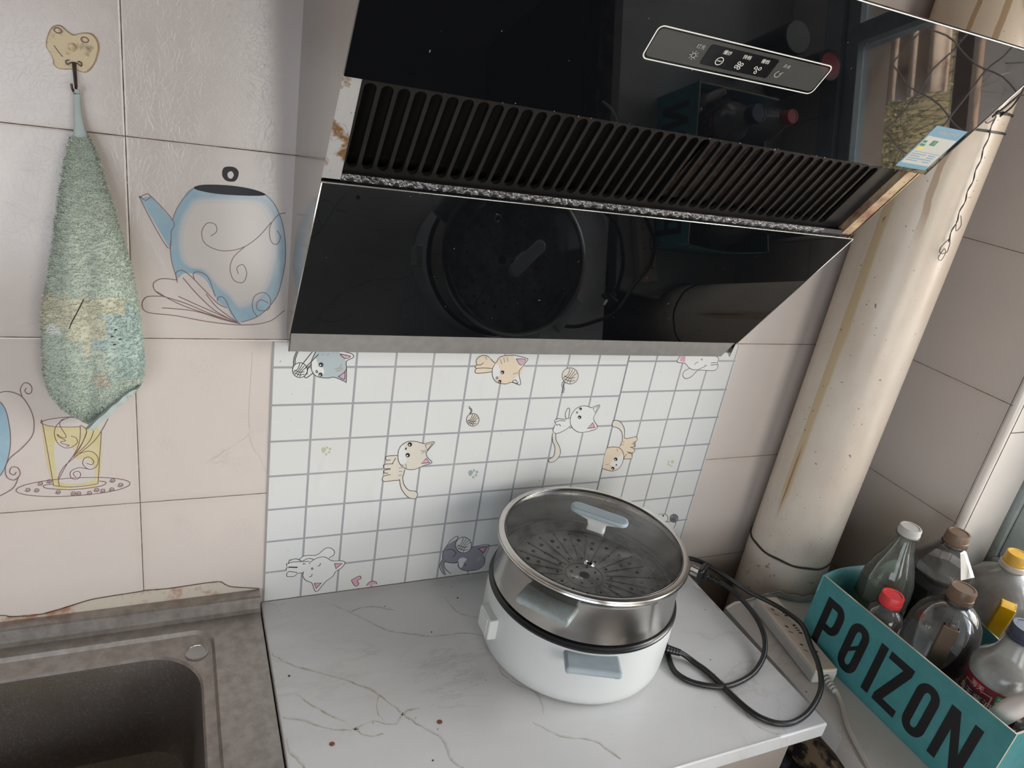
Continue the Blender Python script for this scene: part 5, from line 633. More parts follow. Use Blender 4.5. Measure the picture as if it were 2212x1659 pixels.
fr = q.build('shelf_frame', 'rust'); fr.parent = shelf
q = MB(); q.box((0.004, -0.95, 0.50), (0.048, -0.30, 0.66)); q.box((0.006, -0.95, 0.0), (0.049, -0.47, 0.50))
for i in range(5): q.lathe([(0.012, 0), (0.012, 0.012), (0.0, 0.014)], (0.024, -0.42-0.09*i, 0.66), 16)
tag(q.build('gas_stove', plain('black_enamel', (0.016, 0.017, 0.022), 0.35)), 'grimy black stove body in the gap below the counter corner', 'stove')

# ---------------------------------------------------------------- range hood
M['blackglass'] = None
m, nt, b = new_mat('black_glass'); M['blackglass'] = m
b.inputs['Base Color'].default_value = (0.0035, 0.004, 0.005, 1); b.inputs['IOR'].default_value = 1.42
n_ = ramp(nt, noise(nt, 60, 6, 0.8), 0.35, 0.8); nt.links.new(math_(nt, 'MULTIPLY_ADD', n_, 0.02, 0.012), b.inputs['Roughness'])
sp_ = ramp(nt, noise(nt, 210, 2, 0.3), 0.80, 0.815)
nt.links.new(mixc(nt, math_(nt, 'MULTIPLY', sp_, 0.4), (0.0035, 0.004, 0.005), (0.5, 0.45, 0.4)), b.inputs['Base Color'])
M['edge'] = plain('polished_edge', (0.75, 0.72, 0.66), 0.25, 0.9, var=0)
M['greasy'] = speckled('greasy_black_grille', (0.004, 0.0038, 0.0035), (0.014, 0.010, 0.008), 0.35, 0.75, 9, 0.5, 0.0, (300, 0.73, 0.77, (0.25, 0.20, 0.16)), 0.6)
M['baffle'] = speckled('oily_brown_baffle', (0.030, 0.022, 0.018), (0.085, 0.060, 0.050), 0.35, 0.7, 60, 0.4, 0.3, None, 0.8)
M['oiltray'] = speckled('oily_metal_lip', (0.20, 0.195, 0.20), (0.05, 0.045, 0.045), 0.40, 0.62, 160, 0.25, 0.8, (700, 0.6, 0.7, (0.7, 0.7, 0.7)), 1.0)
M['rustwhite'] = speckled('rust_eaten_white_paint', (0.38, 0.37, 0.36), (0.16, 0.085, 0.03), 0.53, 0.62, 40, 0.5, 0.0, (90, 0.70, 0.74, (0.05, 0.03, 0.02)), 0.2)
M['rustbeige'] = speckled('yellowed_rusty_cheek', (0.55, 0.42, 0.26), (0.22, 0.10, 0.06), 0.42, 0.66, 30, 0.6, 0.0, (130, 0.66, 0.71, (0.02, 0.012, 0.01)), 0.4)
M['slot_shade'] = plain('slot_shade_black', (0.004, 0.0035, 0.003), 0.6, var=0, spec=0.2)  # near-black baffle colour, painted-in shade behind the left and middle slots
M['blackpaint'] = plain('satin_black', (0.014, 0.014, 0.016), 0.3, var=0.1)
M['trayglass'] = clearmat('panel_film', tint=(0.9, 0.9, 0.9), haze=0.30, hazecol=(0.42, 0.42, 0.39), fres=0.5)
hood = empty('range_hood', (0, 0, 0))
tag(hood, 'black glass wall range hood with greasy slotted grille above the kitten sheet', 'range hood')
hood.matrix_world = Matrix(((0.99993, 0.0095, 0.0064, -0.7630), (-0.0095, 0.99995, 0.0, -0.0371), (-0.0064, 0.0, 0.99998, 1.2817), (0, 0, 0, 1)))
HW = 0.7736
def gp(u, v, off=0.0): return (u, -0.5819*v + 0.8133*off, 0.8133*v + 0.5819*off)
side = [(0.036, -0.006), (0.0055, -0.0270), (-0.0010, 0.0030)] + [gp(0, v, 0.0055)[1:] for v in (0.004, 0.600)] + [(-0.290, 0.462), (0.036, 0.462)]
for u in (0.0006, HW-0.0022):
    q = MB(); q.prism(side, lambda p: (u, p[0], p[1]), lambda p: (u+0.0016, p[0], p[1]))
    q.build('side_panel', 'steel_side', hood)
q = MB(); bb = [(0.036, -0.004), (0.0075, -0.020)] + [gp(0, v, 0.050)[1:] for v in (0.03, 0.525)] + [(-0.26, 0.456), (0.036, 0.456)]
q.prism(bb, lambda p: (0.0025, p[0], p[1]), lambda p: (HW-0.0025, p[0], p[1])); q.build('body_shell', 'blackpaint', hood)
q = MB(); q.box((0.16, -0.22, 0.457), (0.36, 0.034, 1.25), bev=0.002); q.build('chimney', 'steel_side', hood)
# bottom steel strip
q = MB()
A = [(0.0026, -0.0006, 0.0042), (HW-0.0026, -0.0006, 0.0042), (HW-0.020, 0.0062, -0.0272), (0.0026, 0.0062, -0.0272)]
B_ = [(p[0], p[1]+0.020, p[2]+0.002) for p in A]
q.add(A+B_, [(0, 1, 2, 3), (4, 7, 6, 5), (0, 4, 5, 1), (1, 5, 6, 2), (2, 6, 7, 3), (3, 7, 4, 0)])
q.build('bottom_trim', 'steel_hood', hood)
def slab(name, u0, u1, v0, v1, off0, off1, mat, parent, bev=0.0):
    q = MB(); T = basis((0, 0, 0), gp(1, 0), gp(0, 1), gp(0, 0, 1))
    q.box((u0, v0, off0), (u1, v1, off1), T=T, bev=bev); return q.build(name, mat, parent)
gl = slab('lower_glass', 0, HW, 0.0025, 0.288, 0.0, 0.005, 'blackglass', hood, 0.0006)
gu = slab('upper_glass', 0, HW, 0.4195, 0.602, 0.0, 0.005, 'blackglass', hood, 0.0006)
for par, pts in ((gl, [gp(0, 0.288, -0.0003), gp(HW, 0.288, -0.0003), gp(HW, 0.0025, -0.0003)]), (gl, [gp(0, 0.0028, -0.0003), gp(0, 0.2875, -0.0003)]), (gu, [gp(0, 0.602, -0.0002), gp(HW, 0.602, -0.0002), gp(HW, 0.4195, -0.0002)])):
    q = MB()
    for a, b2 in zip(pts[:-1], pts[1:]): q.tube([a, b2], 0.00085, 6)
    q.build('glass_edge', 'edge', par)
q = MB(); q.tube([gp(0.0, 0.0015, 0.0025), gp(HW, 0.0015, 0.0025)], 0.0011, 6); q.build('trim_line', 'edge', hood)
# slotted plate, recessed
OFF = 0.018; P0 = 0.0225; PT = 0.01656; NS = 42; va, vb = 0.2885, 0.412; hr = 0.0061
q = MB()
def hole_half(u0, u1, uc, sgn, va=va, vb=vb):
    """sgn -1 left half, +1 right half"""
    ue = u0 if sgn < 0 else u1
    y0, y1 = va+0.0065+hr, vb-0.0085-hr
    H = []; O = []
    for i in range(9):
        t = i/8; a = PI/2*t
        H.append((uc + sgn*hr*sin(a), y0 - hr*cos(a)))
        O.append((uc + (ue-uc)*min(1, 2*t), va) if t < 0.5 else (ue, va + (y0-va)*(2*t-1)))
    for i in range(9):
        t = i/8; a = PI/2*t
        H.append((uc + sgn*hr*cos(a), y1 + hr*sin(a)))
        O.append((ue, y1 + (vb-y1)*min(1, 2*t)) if t < 0.5 else (ue + (uc-ue)*(2*t-1), vb))
    n = len(H)
    vs = [gp(p[0], p[1], OFF) for p in H] + [gp(p[0], p[1], OFF-0.0) for p in O] + [gp(p[0], p[1], OFF+0.006) for p in H]
    # rounded ridge: raise the outer border a little towards the room
    q.add(vs, [(i, i+1, n+i+1, n+i) for i in range(n-1)], 0, False)
    q.add(vs, [(i, i+1, 2*n+i+1, 2*n+i) for i in range(n-1)], 0, True)
for k in range(NS):
    u0 = P0 + k*PT; uc = u0 + PT/2; u1 = u0+PT
    hole_half(u0, u1, uc, -1); hole_half(u0, u1, uc, 1)
ue = P0 + NS*PT
q.add([gp(0.003, va, OFF), gp(P0, va, OFF), gp(P0, vb, OFF), gp(0.003, vb, OFF)], [(0, 1, 2, 3)])
q.build('slotted_grille', 'greasy', hood)
q = MB(); q.add([gp(ue, va-0.006, OFF), gp(HW-0.004, va-0.006, OFF), gp(HW-0.004, vb+0.006, OFF), gp(ue, vb+0.006, OFF)], [(0, 1, 2, 3)])
q.build('blank_plate', 'blackpaint', hood)
q = MB()
for k in range(NS):
    u0 = P0 + k*PT
    if 10 <= k <= 21 and k % 7: continue
q.add([gp(0.003, va, OFF+0.030), gp(0.44, va, OFF+0.030), gp(0.44, vb+0.01, OFF+0.020), gp(0.003, vb+0.01, OFF+0.020)], [(0, 1, 2, 3)], 1)
q.add([gp(0.44, va, OFF+0.022), gp(HW-0.003, va, OFF+0.022), gp(HW-0.003, vb+0.01, OFF+0.008), gp(0.44, vb+0.01, OFF+0.008)], [(0, 1, 2, 3)], 0)
q.build('baffle', ['baffle', 'slot_shade'], hood)
# upper lip and lower oil lip
q = MB(); q.add([gp(0.002, vb, OFF), gp(HW-0.002, vb, OFF), gp(HW-0.002, 0.4215, 0.0052), gp(0.002, 0.4215, 0.0052)], [(0, 1, 2, 3)])
for k in range(60):
    u = 0.02 + 0.74*random.random()**0.6; r = random.uniform(0.0006, 0.0022)
    q.lathe([(r*0.2, -r*0.6), (r, 0), (r*0.7, r*0.6), (0.0, r)], gp(u, 0.4195+random.uniform(-0.002, 0.0015), 0.001), 7, 1)
q.build('upper_lip', ['greasy', 'oiltray'], hood)
q = MB()
a0, a1 = 0.2885, 0.2872
q.add([gp(0.002, a0, OFF), gp(HW-0.004, a0, OFF), gp(HW-0.004, 0.2950, 0.0080), gp(0.002, 0.2950, 0.0080)], [(0, 1, 2, 3)], 1)
q.add([gp(0.02, 0.2950, 0.0080), gp(ue-0.004, 0.2950, 0.0080), gp(ue-0.004, 0.2870, 0.0056), gp(0.02, 0.2870, 0.0056)], [(0, 1, 2, 3)], 0)
q.add([gp(ue-0.004, 0.2950, 0.0080), gp(HW-0.004, 0.2950, 0.0080), gp(HW-0.004, 0.2870, 0.0056), gp(ue-0.004, 0.2870, 0.0056)], [(0, 1, 2, 3)], 1)
for k in range(NS):
    uc = P0 + (k+0.5)*PT; ring = []
    for i in range(9):
        a = PI*i/8; ring.append(gp(uc+0.0038*cos(a), 0.2872+0.0036*sin(a), 0.00535+0.0011*sin(a)))
    q.add(ring, [list(range(9))], 1)
q.build('oil_lip', ['oiltray', 'blackpaint'], hood)
q = MB(); q.add([gp(0.0002, 0.290, 0.004), gp(0.0195, 0.290, 0.004), gp(0.0175, 0.420, 0.004), gp(0.0002, 0.420, 0.004), gp(0.0022, 0.290, OFF), gp(0.0195, 0.290, OFF), gp(0.0175, 0.420, OFF), gp(0.0022, 0.420, OFF)], [(0, 1, 2, 3), (1, 5, 6, 2), (0, 4, 5, 1), (2, 6, 7, 3)])
q.build('end_bracket', 'rustwhite', hood)
q = MB(); q.add([gp(0.752, 0.290, 0.0065), gp(HW-0.003, 0.290, 0.0065), gp(HW-0.003, 0.4185, 0.0065), gp(0.752, 0.4185, 0.0065), gp(0.752, 0.290, OFF), gp(0.752, 0.4185, OFF)], [(0, 1, 2, 3), (0, 4, 5, 3)])
q.build('end_bracket', 'rustbeige', hood)
# controls
cp = [(0.2745, 0.4975), (0.2745, 0.4975), (0.4905, 0.4975), (0.4940, 0.5010), (0.4940, 0.5270), (0.4905, 0.5310), (0.2770, 0.5340), (0.2725, 0.5290), (0.2720, 0.5010)]
def rr2(u0, v0, u1, v1, r): return [(x, y) for x, y in rrect(u0, v0, u1, v1, r, 5)]
q = MB(); q.fill(rr2(0.2745, 0.5000, 0.4925, 0.5305, 0.005), lambda p: gp(p[0], p[1], -0.0003)); pan = q.build('control_panel', 'trayglass', gu)
q = MB(); q.ribbon(rr2(0.2725, 0.4972, 0.4945, 0.5330, 0.006), 0.0007, lambda p: gp(p[0], p[1], -0.0004), 0, True)
M['panelwhite'] = plain('screen_print_white', (0.72, 0.72, 0.66), 0.4, var=0)
M['panelgrey'] = plain('screen_print_grey', (0.42, 0.42, 0.40), 0.4, var=0)
pan.parent = hood
ol = q.build('panel_outline', 'panelwhite', pan)
q = MB(); q.fill(rr2(0.3375, 0.5040, 0.4250, 0.5268, 0.003), lambda p: gp(p[0], p[1], -0.0006)); q.build('display', plain('display_black', (0.006, 0.006, 0.007), 0.15, var=0), pan)
def htext(nm, s, u, v, size, mat, sx=1.0): return text(nm, s, size, basis(gp(u, v, -0.0009), gp(1, 0), gp(0, 1), gp(0, 0, -1)), mat, pan, sx=sx)
q = MB(); q2 = MB()
fn = lambda p: gp(p[0], p[1], -0.0009)
for u in (0.3575, 0.3825, 0.4065): pass
q.ribbon([(0.3575+0.0042*cos(t), 0.5115+0.0042*sin(t)) for t in [2*PI*i/24 for i in range(24)]], 0.0004, fn, 0, True)
def fan(u, v, nb, mb):
    for k in range(nb):
        a = 2*PI*k/nb + 0.5
        pts = [(u + r*cos(a+d), v + r*sin(a+d)) for r, d in ((0.0008, 0), (0.0035, -0.45), (0.0046, 0.0), (0.0040, 0.45), (0.0008, 0))]
        mb.ribbon(cr(pts, 4), 0.00035, fn)
fan(0.3825, 0.5115, 4, q); fan(0.4065, 0.5115, 3, q)
q.build('button_icons', 'panelwhite', pan)
q2.ribbon([(0.3255+0.0024*cos(t), 0.5115+0.0024*sin(t)) for t in [2*PI*i/16 for i in range(16)]], 0.00035, fn, 0, True)
for k in range(8):
    a = 2*PI*k/8; q2.ribbon([(0.3255+0.0035*cos(a), 0.5115+0.0035*sin(a)), (0.3255+0.0050*cos(a), 0.5115+0.0050*sin(a))], 0.0003, fn)
q2.build('light_icon', 'panelgrey', pan); q2 = MB()
q2.ribbon([(0.4345+0.0035*cos(t), 0.5115+0.0035*sin(t)) for t in [radians(d) for d in range(-260, 60, 20)]], 0.00035, fn); q2.ribbon([(0.436, 0.512), (0.4395, 0.5150)], 0.0003, fn)
q2.build('power_icon', 'panelgrey', pan)
htext('button_label', '爆炒', 0.3605, 0.5215, 0.0052, 'panelwhite'); htext('button_label', '快档', 0.3855, 0.5215, 0.0052, 'panelwhite')
htext('button_label', '慢档', 0.4095, 0.5215, 0.0052, 'panelwhite'); htext('button_label', '灯光', 0.3275, 0.5215, 0.0050, 'panelgrey')
htext('button_label', '开关', 0.4385, 0.5215, 0.0046, 'panelgrey'); htext('button_label', 'MAX', 0.3575, 0.5115, 0.0026, 'panelwhite')
# energy label
M['lab_blue'] = plain('label_blue', (0.15, 0.31, 0.42), 0.35, var=0.03); M['lab_white'] = plain('label_white', (0.50, 0.50, 0.47), 0.35, var=0.03)
lab = slab('energy_label', 0.7090, 0.7665, 0.4260, 0.4925, -0.0003, -0.0001, 'lab_blue', gu); lab.parent = hood
slab('label_field', 0.7110, 0.7645, 0.4330, 0.4770, -0.0006, -0.0004, 'lab_white', lab)
def lrect(nm, a, b_, c, d, m): return slab(nm, a, b_, c, d, -0.0009, -0.0007, m, lab)
M['lab_yellow'] = plain('label_yellow', (0.72, 0.60, 0.10), 0.4, var=0); M['lab_green'] = plain('label_green', (0.05, 0.22, 0.12), 0.4, var=0)
lrect('label_bar', 0.713, 0.719, 0.4665, 0.4700, 'lab_green'); lrect('label_bar', 0.713, 0.721, 0.4615, 0.4650, 'lab_green'); lrect('label_bar', 0.713, 0.724, 0.4560, 0.4600, 'lab_yellow')
lrect('label_bar', 0.7280, 0.7370, 0.4640, 0.4720, 'lab_green')
q = MB()
for i, (a, w) in enumerate(((0.4490, 0.026), (0.4455, 0.018), (0.4420, 0.030), (0.4385, 0.022))):
    q.ribbon([(0.714, a), (0.714+w, a)], 0.0006, fn); q.ribbon([(0.745, a), (0.758, a)], 0.0006, fn)
q.ribbon([(0.713, 0.4525), (0.762, 0.4525)], 0.0003, fn)
q.build('label_lines', 'lab_blue', lab)
text('label_text', '中国能效标识', 0.0062, basis(gp(0.738, 0.4845, -0.0009), gp(1, 0), gp(0, 1), gp(0, 0, -1)), 'lab_white', lab)
text('label_text', '1', 0.008, basis(gp(0.7325, 0.4680, -0.0011), gp(1, 0), gp(0, 1), gp(0, 0, -1)), 'lab_white', lab)

# ---------------------------------------------------------------- flue pipe
def pipe_mat():
    m, nt, b = new_mat('stained_pipe_paint')
    tc = nt.nodes.new('ShaderNodeTexCoord'); sp = nt.nodes.new('ShaderNodeSeparateXYZ'); nt.links.new(tc.outputs['Object'], sp.inputs[0])
    ang = math_(nt, 'ARCTAN2', sp.outputs[1], sp.outputs[0])
    wob = math_(nt, 'MULTIPLY', math_(nt, 'SUBTRACT', noise(nt, 5, 4, sc=(1, 1, 1)), 0.5), 0.5)
    def streak(a0, w, z0, z1, s=0.6):
        d = math_(nt, 'ABSOLUTE', math_(nt, 'SUBTRACT', math_(nt, 'ADD', ang, math_(nt, 'MULTIPLY', wob, s)), a0))
        f = math_(nt, 'SUBTRACT', 1.0, ramp(nt, d, w*0.7, w))
        g = math_(nt, 'MULTIPLY', ramp(nt, sp.outputs[2], z0, z0+0.06), ramp(nt, sp.outputs[2], z1, z1-0.04))
        return math_(nt, 'MULTIPLY', f, g)
    base = mixc(nt, ramp(nt, noise(nt, 9, 5, 0.6, sc=(1, 1, 0.5)), 0.35, 0.7), (0.66, 0.60, 0.52), (0.55, 0.47, 0.39))
    hz = ramp(nt, sp.outputs[2], 1.25, 1.9)
    base = mixc(nt, math_(nt, 'MULTIPLY', hz, 0.6), base, (0.58, 0.43, 0.27))
    big = math_(nt, 'MULTIPLY', streak(-3.09, 0.19, 0.93, 1.66, 0.35), 0.8)
    c = mixc(nt, big, base, (0.50, 0.37, 0.20))
    st2 = math_(nt, 'MULTIPLY', streak(-2.30, 0.07, 1.50, 2.4, 0.9), 0.75); c = mixc(nt, st2, c, (0.30, 0.17, 0.06))
    st3 = math_(nt, 'MULTIPLY', streak(-2.75, 0.05, 1.74, 2.4, 0.8), 0.75); c = mixc(nt, st3, c, (0.28, 0.16, 0.06))
    st4 = math_(nt, 'MULTIPLY', streak(-3.02, 0.03, 0.915, 1.1, 0.3), 0.8); c = mixc(nt, st4, c, (0.26, 0.14, 0.06))
    dots = ramp(nt, noise(nt, 150, 2, 0.4), 0.72, 0.76)
    low = ramp(nt, sp.outputs[2], 1.0, 0.83)
    smut = ramp(nt, noise(nt, 60, 4, 0.7), 0.60, 0.68)
    c = mixc(nt, math_(nt, 'MULTIPLY', dots, 0.8), c, (0.10, 0.055, 0.03))
    c = mixc(nt, math_(nt, 'MULTIPLY', smut, math_(nt, 'MULTIPLY', low, 0.7)), c, (0.12, 0.07, 0.045))
    nt.links.new(c, b.inputs['Base Color']); b.inputs['Roughness'].default_value = 0.33
    bump(nt, b, noise(nt, 45, 4, 0.6), 0.25, 0.002)
    return m
M['pipe'] = pipe_mat()
pipe = empty('flue_pipe', (px, py, 0)); tag(pipe, 'thick cream flue pipe with brown grease streaks standing in the corner', 'pipe')
q = MB(); q.lathe([(pr_, 0.842), (pr_, 2.58)], (0, 0, 0), 96); q.build('pipe_tube', 'pipe', pipe)
q = MB(); q.lathe([(pr_+0.0008, 0.02), (pr_+0.0008, 0.800), (pr_+0.0016, 0.802), (pr_+0.0016, 0.838), (pr_-0.002, 0.840)], (0, 0, 0), 96); q.build('pipe_socket', 'pipe', pipe)
q = MB(); q.tube([((pr_+0.0012)*cos(a), (pr_+0.0012)*sin(a), 0.8415+0.0012*sin(a*9)) for a in [2*PI*i/72 for i in range(72)]], 0.0021, 6, closed=True); q.build('black_ring', plain('tar_black', (0.02, 0.018, 0.015), 0.6), pipe)
# wire tied round the pipe
M['wire'] = plain('black_wire', (0.012, 0.011, 0.012), 0.45, var=0)
wt = empty('tie_wire', (px, py, 1.70)); tag(wt, 'thin black wire wound round the flue pipe with its twisted ends hanging', 'wire')
def loop(z, dz, rr): return [(rr*cos(a), rr*sin(a), z-1.70+dz*cos(a+0.6)) for a in [2*PI*i/64 for i in range(64)]]
q = MB(); q.tube(loop(1.716, 0.006, pr_+0.0018), 0.0016, 6, closed=True); q.tube(loop(1.724, -0.004, pr_+0.0018), 0.0016, 6, closed=True); q.tube(loop(1.690, 0.003, pr_+0.0018), 0.0018, 6, closed=True); q.build('wire_loop', 'wire', wt)
def onp(z, a, rr=0.0): return ((pr_+0.004+rr)*cos(a), (pr_+0.004+rr)*sin(a), z-1.70)
q = MB()
def wl(pts, r=0.0011):
    q.tube(cr([onp(z, radians(a), rr) for z, a, rr in pts], 6), r, 6)
wl([(1.90, -118, 0), (1.865, -114, .002), (1.858, -104, .004), (1.83, -96, .002), (1.80, -86, .004), (1.765, -78, .004), (1.735, -82, .002), (1.715, -95, .001)], 0.0014)
wl([(1.752, -86, .010), (1.730, -95, .004), (1.712, -104, .001)], 0.0018)
tw = []
for i in range(60):
    t = i/59; z = 1.715 - 0.20*t; a = -101 + 11*t - 8*t*t
    tw.append((z, a + 0.5*sin(t*38), 0.001+0.0012*cos(t*38)))
wl(tw, 0.0007); wl([(z, a - 1.0*sin(t*38/60), r_) for t, (z, a, r_) in enumerate(tw)], 0.0007)
wl([(1.56, -96, .003), (1.545, -91, .004), (1.535, -94, .003), (1.55, -98, .002)], 0.0006)
wl([(1.52, -98, .001), (1.505, -104, .001), (1.496, -102, .001), (1.498, -94, .001), (1.512, -94, .001), (1.522, -97, .001)], 0.0007)
wl([(1.504, -99, .001), (1.488, -102, .001), (1.484, -97, .001), (1.496, -95, .001), (1.504, -98, .001)], 0.0006)
wl([(1.715, -101, .001), (1.722, -110, .004), (1.710, -114, .004), (1.702, -108, .003), (1.712, -100, .002)], 0.0008)
q.build('wire_tail', 'wire', wt)

# ---------------------------------------------------------------- hook and towel
hk = empty('wall_hook', (-0.999, 0, 1.598)); tag(hk, 'yellowed bear-head shaped stick-on hook on the upper left wall', 'hook')
M['oldplastic'] = speckled('yellowed_plastic', (0.62, 0.50, 0.30), (0.22, 0.13, 0.06), 0.52, 0.70, 90, 0.35, 0.0, None, 0.1)
M['hookmetal'] = plain('dark_metal', (0.10, 0.07, 0.06), 0.4, 0.8, var=0.1)
hp_ = [(-1.0222, 1.6075), (-1.0173, 1.6165), (-1.0096, 1.6192), (-1.0035, 1.6145), (-0.9972, 1.6118), (-0.9905, 1.6148), (-0.9805, 1.616), (-0.9746, 1.6096), (-0.9742, 1.5994), (-0.9795, 1.5841), (-0.9880, 1.5746), (-0.9993, 1.5760), (-1.0133, 1.5744), (-1.0187, 1.5782), (-1.0195, 1.5851), (-1.0246, 1.5960)]
hp_ = [(a+0.999, b-1.598) for a, b in cr(hp_, 4, True)]
q = MB(); q.prism(hp_, lambda p: (p[0]*0.93, -0.0045, p[1]*0.93), lambda p: (p[0], -0.0001, p[1])); q.build('plate', 'oldplastic', hk)
q = MB(); q.lathe([(0.0042, 0), (0.0042, 0.0015), (0.003, 0.002), (0.0, 0.0012)], (0, 0, 0), 20, T=Matrix.Translation((-0.0005, -0.0045, 0.001)) @ Matrix.Rotation(PI/2, 4, 'X')); q.build('rivet', 'oldplastic', hk)
q = MB()
fnh = lambda p: (p[0], -0.0048, p[1])
for (x, z) in ((-0.0128, 0.0155), (0.0118, 0.0105)):
    q.ribbon([(x+0.0035*cos(t), z+0.0026*sin(t)) for t in [2*PI*i/14 for i in range(14)]], 0.0006, fnh, 0, True)
q.ribbon([(-0.0175, 0.000), (-0.0135, -0.006), (-0.010, -0.010)], 0.0005, fnh)
q.build('moulded_marks', 'hookmetal', hk)
q = MB()
q.tube(cr([(-0.004, -0.006, -0.0125), (-0.0075, -0.006, -0.014), (-0.006, -0.006, -0.017), (-0.002, -0.0065, -0.0145), (0.003, -0.0065, -0.0145), (0.0068, -0.006, -0.017), (0.0072, -0.006, -0.0135), (0.004, -0.006, -0.0125)], 4), 0.0006, 6)
q.tube([(-0.0007, -0.0065, -0.0140), (0.0002, -0.009, -0.030), (0.0007, -0.0105, -0.0395)], 0.0011, 8)
q.tube([(0.0016, -0.0065, -0.0140), (0.0020, -0.009, -0.030), (0.0020, -0.0105, -0.0395)], 0.0008, 8)
q.tube(cr([(0.0010, -0.010, -0.037), (0.0012, -0.012, -0.0425), (0.0005, -0.017, -0.0445), (-0.0010, -0.022, -0.041), (-0.0018, -0.0235, -0.035)], 4), 0.0013, 8)
q.build('hook_wire', 'hookmetal', hk)

tl = [(-0.9999, 1.5580, .0015), (-1.0015, 1.5365, .003), (-1.0025, 1.5125, .006), (-1.0095, 1.4873, .010), (-1.0160, 1.4566, .014), (-1.0240, 1.4147, .018), (-1.0315, 1.3714, .021), (-1.0405, 1.3267, .023), (-1.0460, 1.2923, .024), (-1.0480, 1.2449, .023), (-1.0465, 1.2080, .021), (-1.0340, 1.1791, .018), (-1.0175, 1.1609, .012), (-1.0050, 1.1484, .006)]
tr_ = [(-0.9935, 1.5580), (-0.9935, 1.5378), (-0.9897, 1.5142), (-0.9815, 1.4905), (-0.9735, 1.4608), (-0.9640, 1.4248), (-0.9550, 1.3871), (-0.9475, 1.3477), (-0.9430, 1.3064), (-0.9395, 1.2445), (-0.9435, 1.2124), (-0.9570, 1.1943), (-0.9770, 1.1740), (-1.0020, 1.1468)]
tw_e = empty('hand_towel', (-0.995, -0.03, 1.55)); tag(tw_e, 'pale green terry hand towel printed with a face, hanging from the hook', 'towel')
L_ = cr(tl, 8); R_ = cr([(a, b) for a, b in tr_], 8)
q = MB(); NSEG = 40; vs = []; rows = len(L_); info = []
for i in range(rows):
    (xl, zl, d), (xr, zr) = L_[i], R_[i]
    t = i/(rows-1)
    for k in range(NSEG):
        a = 2*PI*k/NSEG
        cx = 0.5*(1-cos(a)) if k <= NSEG/2 else 0.5*(1-cos(a))
        s = (1+cos(a))/2   # 1 left .. 0 right
        x = xl*s + xr*(1-s); z = zl*s + zr*(1-s)
        fold = 0.10*sin(9*x/0.05 + 3*t)*min(1, t*3)*(0.3+0.7*abs(sin(a)))
        y = -0.010 - d - (d*abs(sin(a))**0.7*(1+fold*0.8) if sin(a) > 0 else -d*abs(sin(a))**0.7*0.85)
        if t < 0.02: y = -0.020 - 0.002*sin(a)
        vs.append((x+0.995, y+0.03, z-1.55))
fs = [(i*NSEG+k, i*NSEG+(k+1) % NSEG, (i+1)*NSEG+(k+1) % NSEG, (i+1)*NSEG+k) for i in range(rows-1) for k in range(NSEG)]
def towcol(x, z):
    X, Z = x-0.995, z+1.55
    n = 0.006*sin(X*400)+0.004*sin(Z*300)
    if (X+1.033)**2+(Z-1.290)**2 < 0.0068**2: return 4
    if 1.293+n < Z < 1.333+n and X < -0.957 and not (Z < 1.312 and X > -0.985+ (1.312-Z)*0.5): return 1
    if abs(X+1.0)+abs(Z-1.285)*0.6 < 0.016+n: return 1
    if Z < 1.318+n and Z > 1.262 and X > -0.99+n: return 2
    if Z < 1.262 and X > -0.975+n and Z > 1.225: return 2
    if (X+0.985)**2+(Z-1.225)**2 < 0.010**2: return 3
    return 0
q.add(vs, fs, 0, True)
q.mi = [towcol(*(sum(vs[i][c] for i in f)/4 for c in (0, 2))) for f in q.f]
top_rows = 8*2+2
for j in range(top_rows*NSEG): q.mi[j] = 5
TM = [plain('terry_green', (0.50, 0.57, 0.49), 0.95, var=0.15, vscale=120, bmp=0.6, bscale=500), plain('terry_yellow', (0.58, 0.58, 0.45), 0.95, var=0.15, vscale=120),
      plain('terry_teal', (0.40, 0.50, 0.46), 0.95, var=0.15, vscale=120), plain('terry_tan', (0.52, 0.50, 0.40), 0.95, var=0.1), plain('terry_white', (0.62, 0.65, 0.62), 0.9, var=0.05), plain('tape_green', (0.46, 0.54, 0.53), 0.8, var=0.1)]
q.build('cloth', TM, tw_e)
base_v = [Vector(v) for v in vs]
tf = MB()
for i in range(17000):
    r_i = random.randint(top_rows, rows-3); k = random.randint(0, NSEG//2-1)
    a_, b_, c_ = base_v[r_i*NSEG+k], base_v[r_i*NSEG+(k+1) % NSEG], base_v[(r_i+1)*NSEG+k]
    p = a_ + (b_-a_)*random.random() + (c_-a_)*random.random()
    nr = (b_-a_).cross(c_-a_)
    if nr.length < 1e-9: continue
    nr.normalize()
    if nr.y > 0: nr = -nr
    d1 = Vector((random.uniform(-1, 1), random.uniform(-0.3, 0.3), random.uniform(-1.2, 0.6))).normalized()
    l = random.uniform(0.0012, 0.0027); w = 0.0005
    sd_ = d1.cross(nr); sd_ = sd_.normalized()*w if sd_.length > 1e-6 else Vector((w, 0, 0))
    e1 = p + nr*l*0.8 + d1*l*0.5; e2 = p + nr*l*0.35 + d1*l*1.3
    tf.add([p-sd_, p+sd_, e1-sd_, e1+sd_, e2], [(0, 1, 3, 2), (2, 3, 4)], towcol(p.x, p.z))
tfo = tf.build('pile', TM[:5], tw_e); tfo['kind'] = 'stuff'
q = MB()   # hem along the lower right edge
hem = [Vector((R_[i][0]+0.995, -0.028+0.03, R_[i][1]-1.55)) for i in range(8*10, rows)]
vs2 = []
for i, p in enumerate(hem):
    w = 0.0085*min(1, 0.25+i/8)
    vs2 += [p + Vector((0.0015, -0.008-0.0012*sin(i*1.2), -0.0008)), p + Vector((-w*0.50, -0.024-0.0015*sin(i*1.2), w*1.0)), p + Vector((-w*0.65, -0.018, w*1.05))]
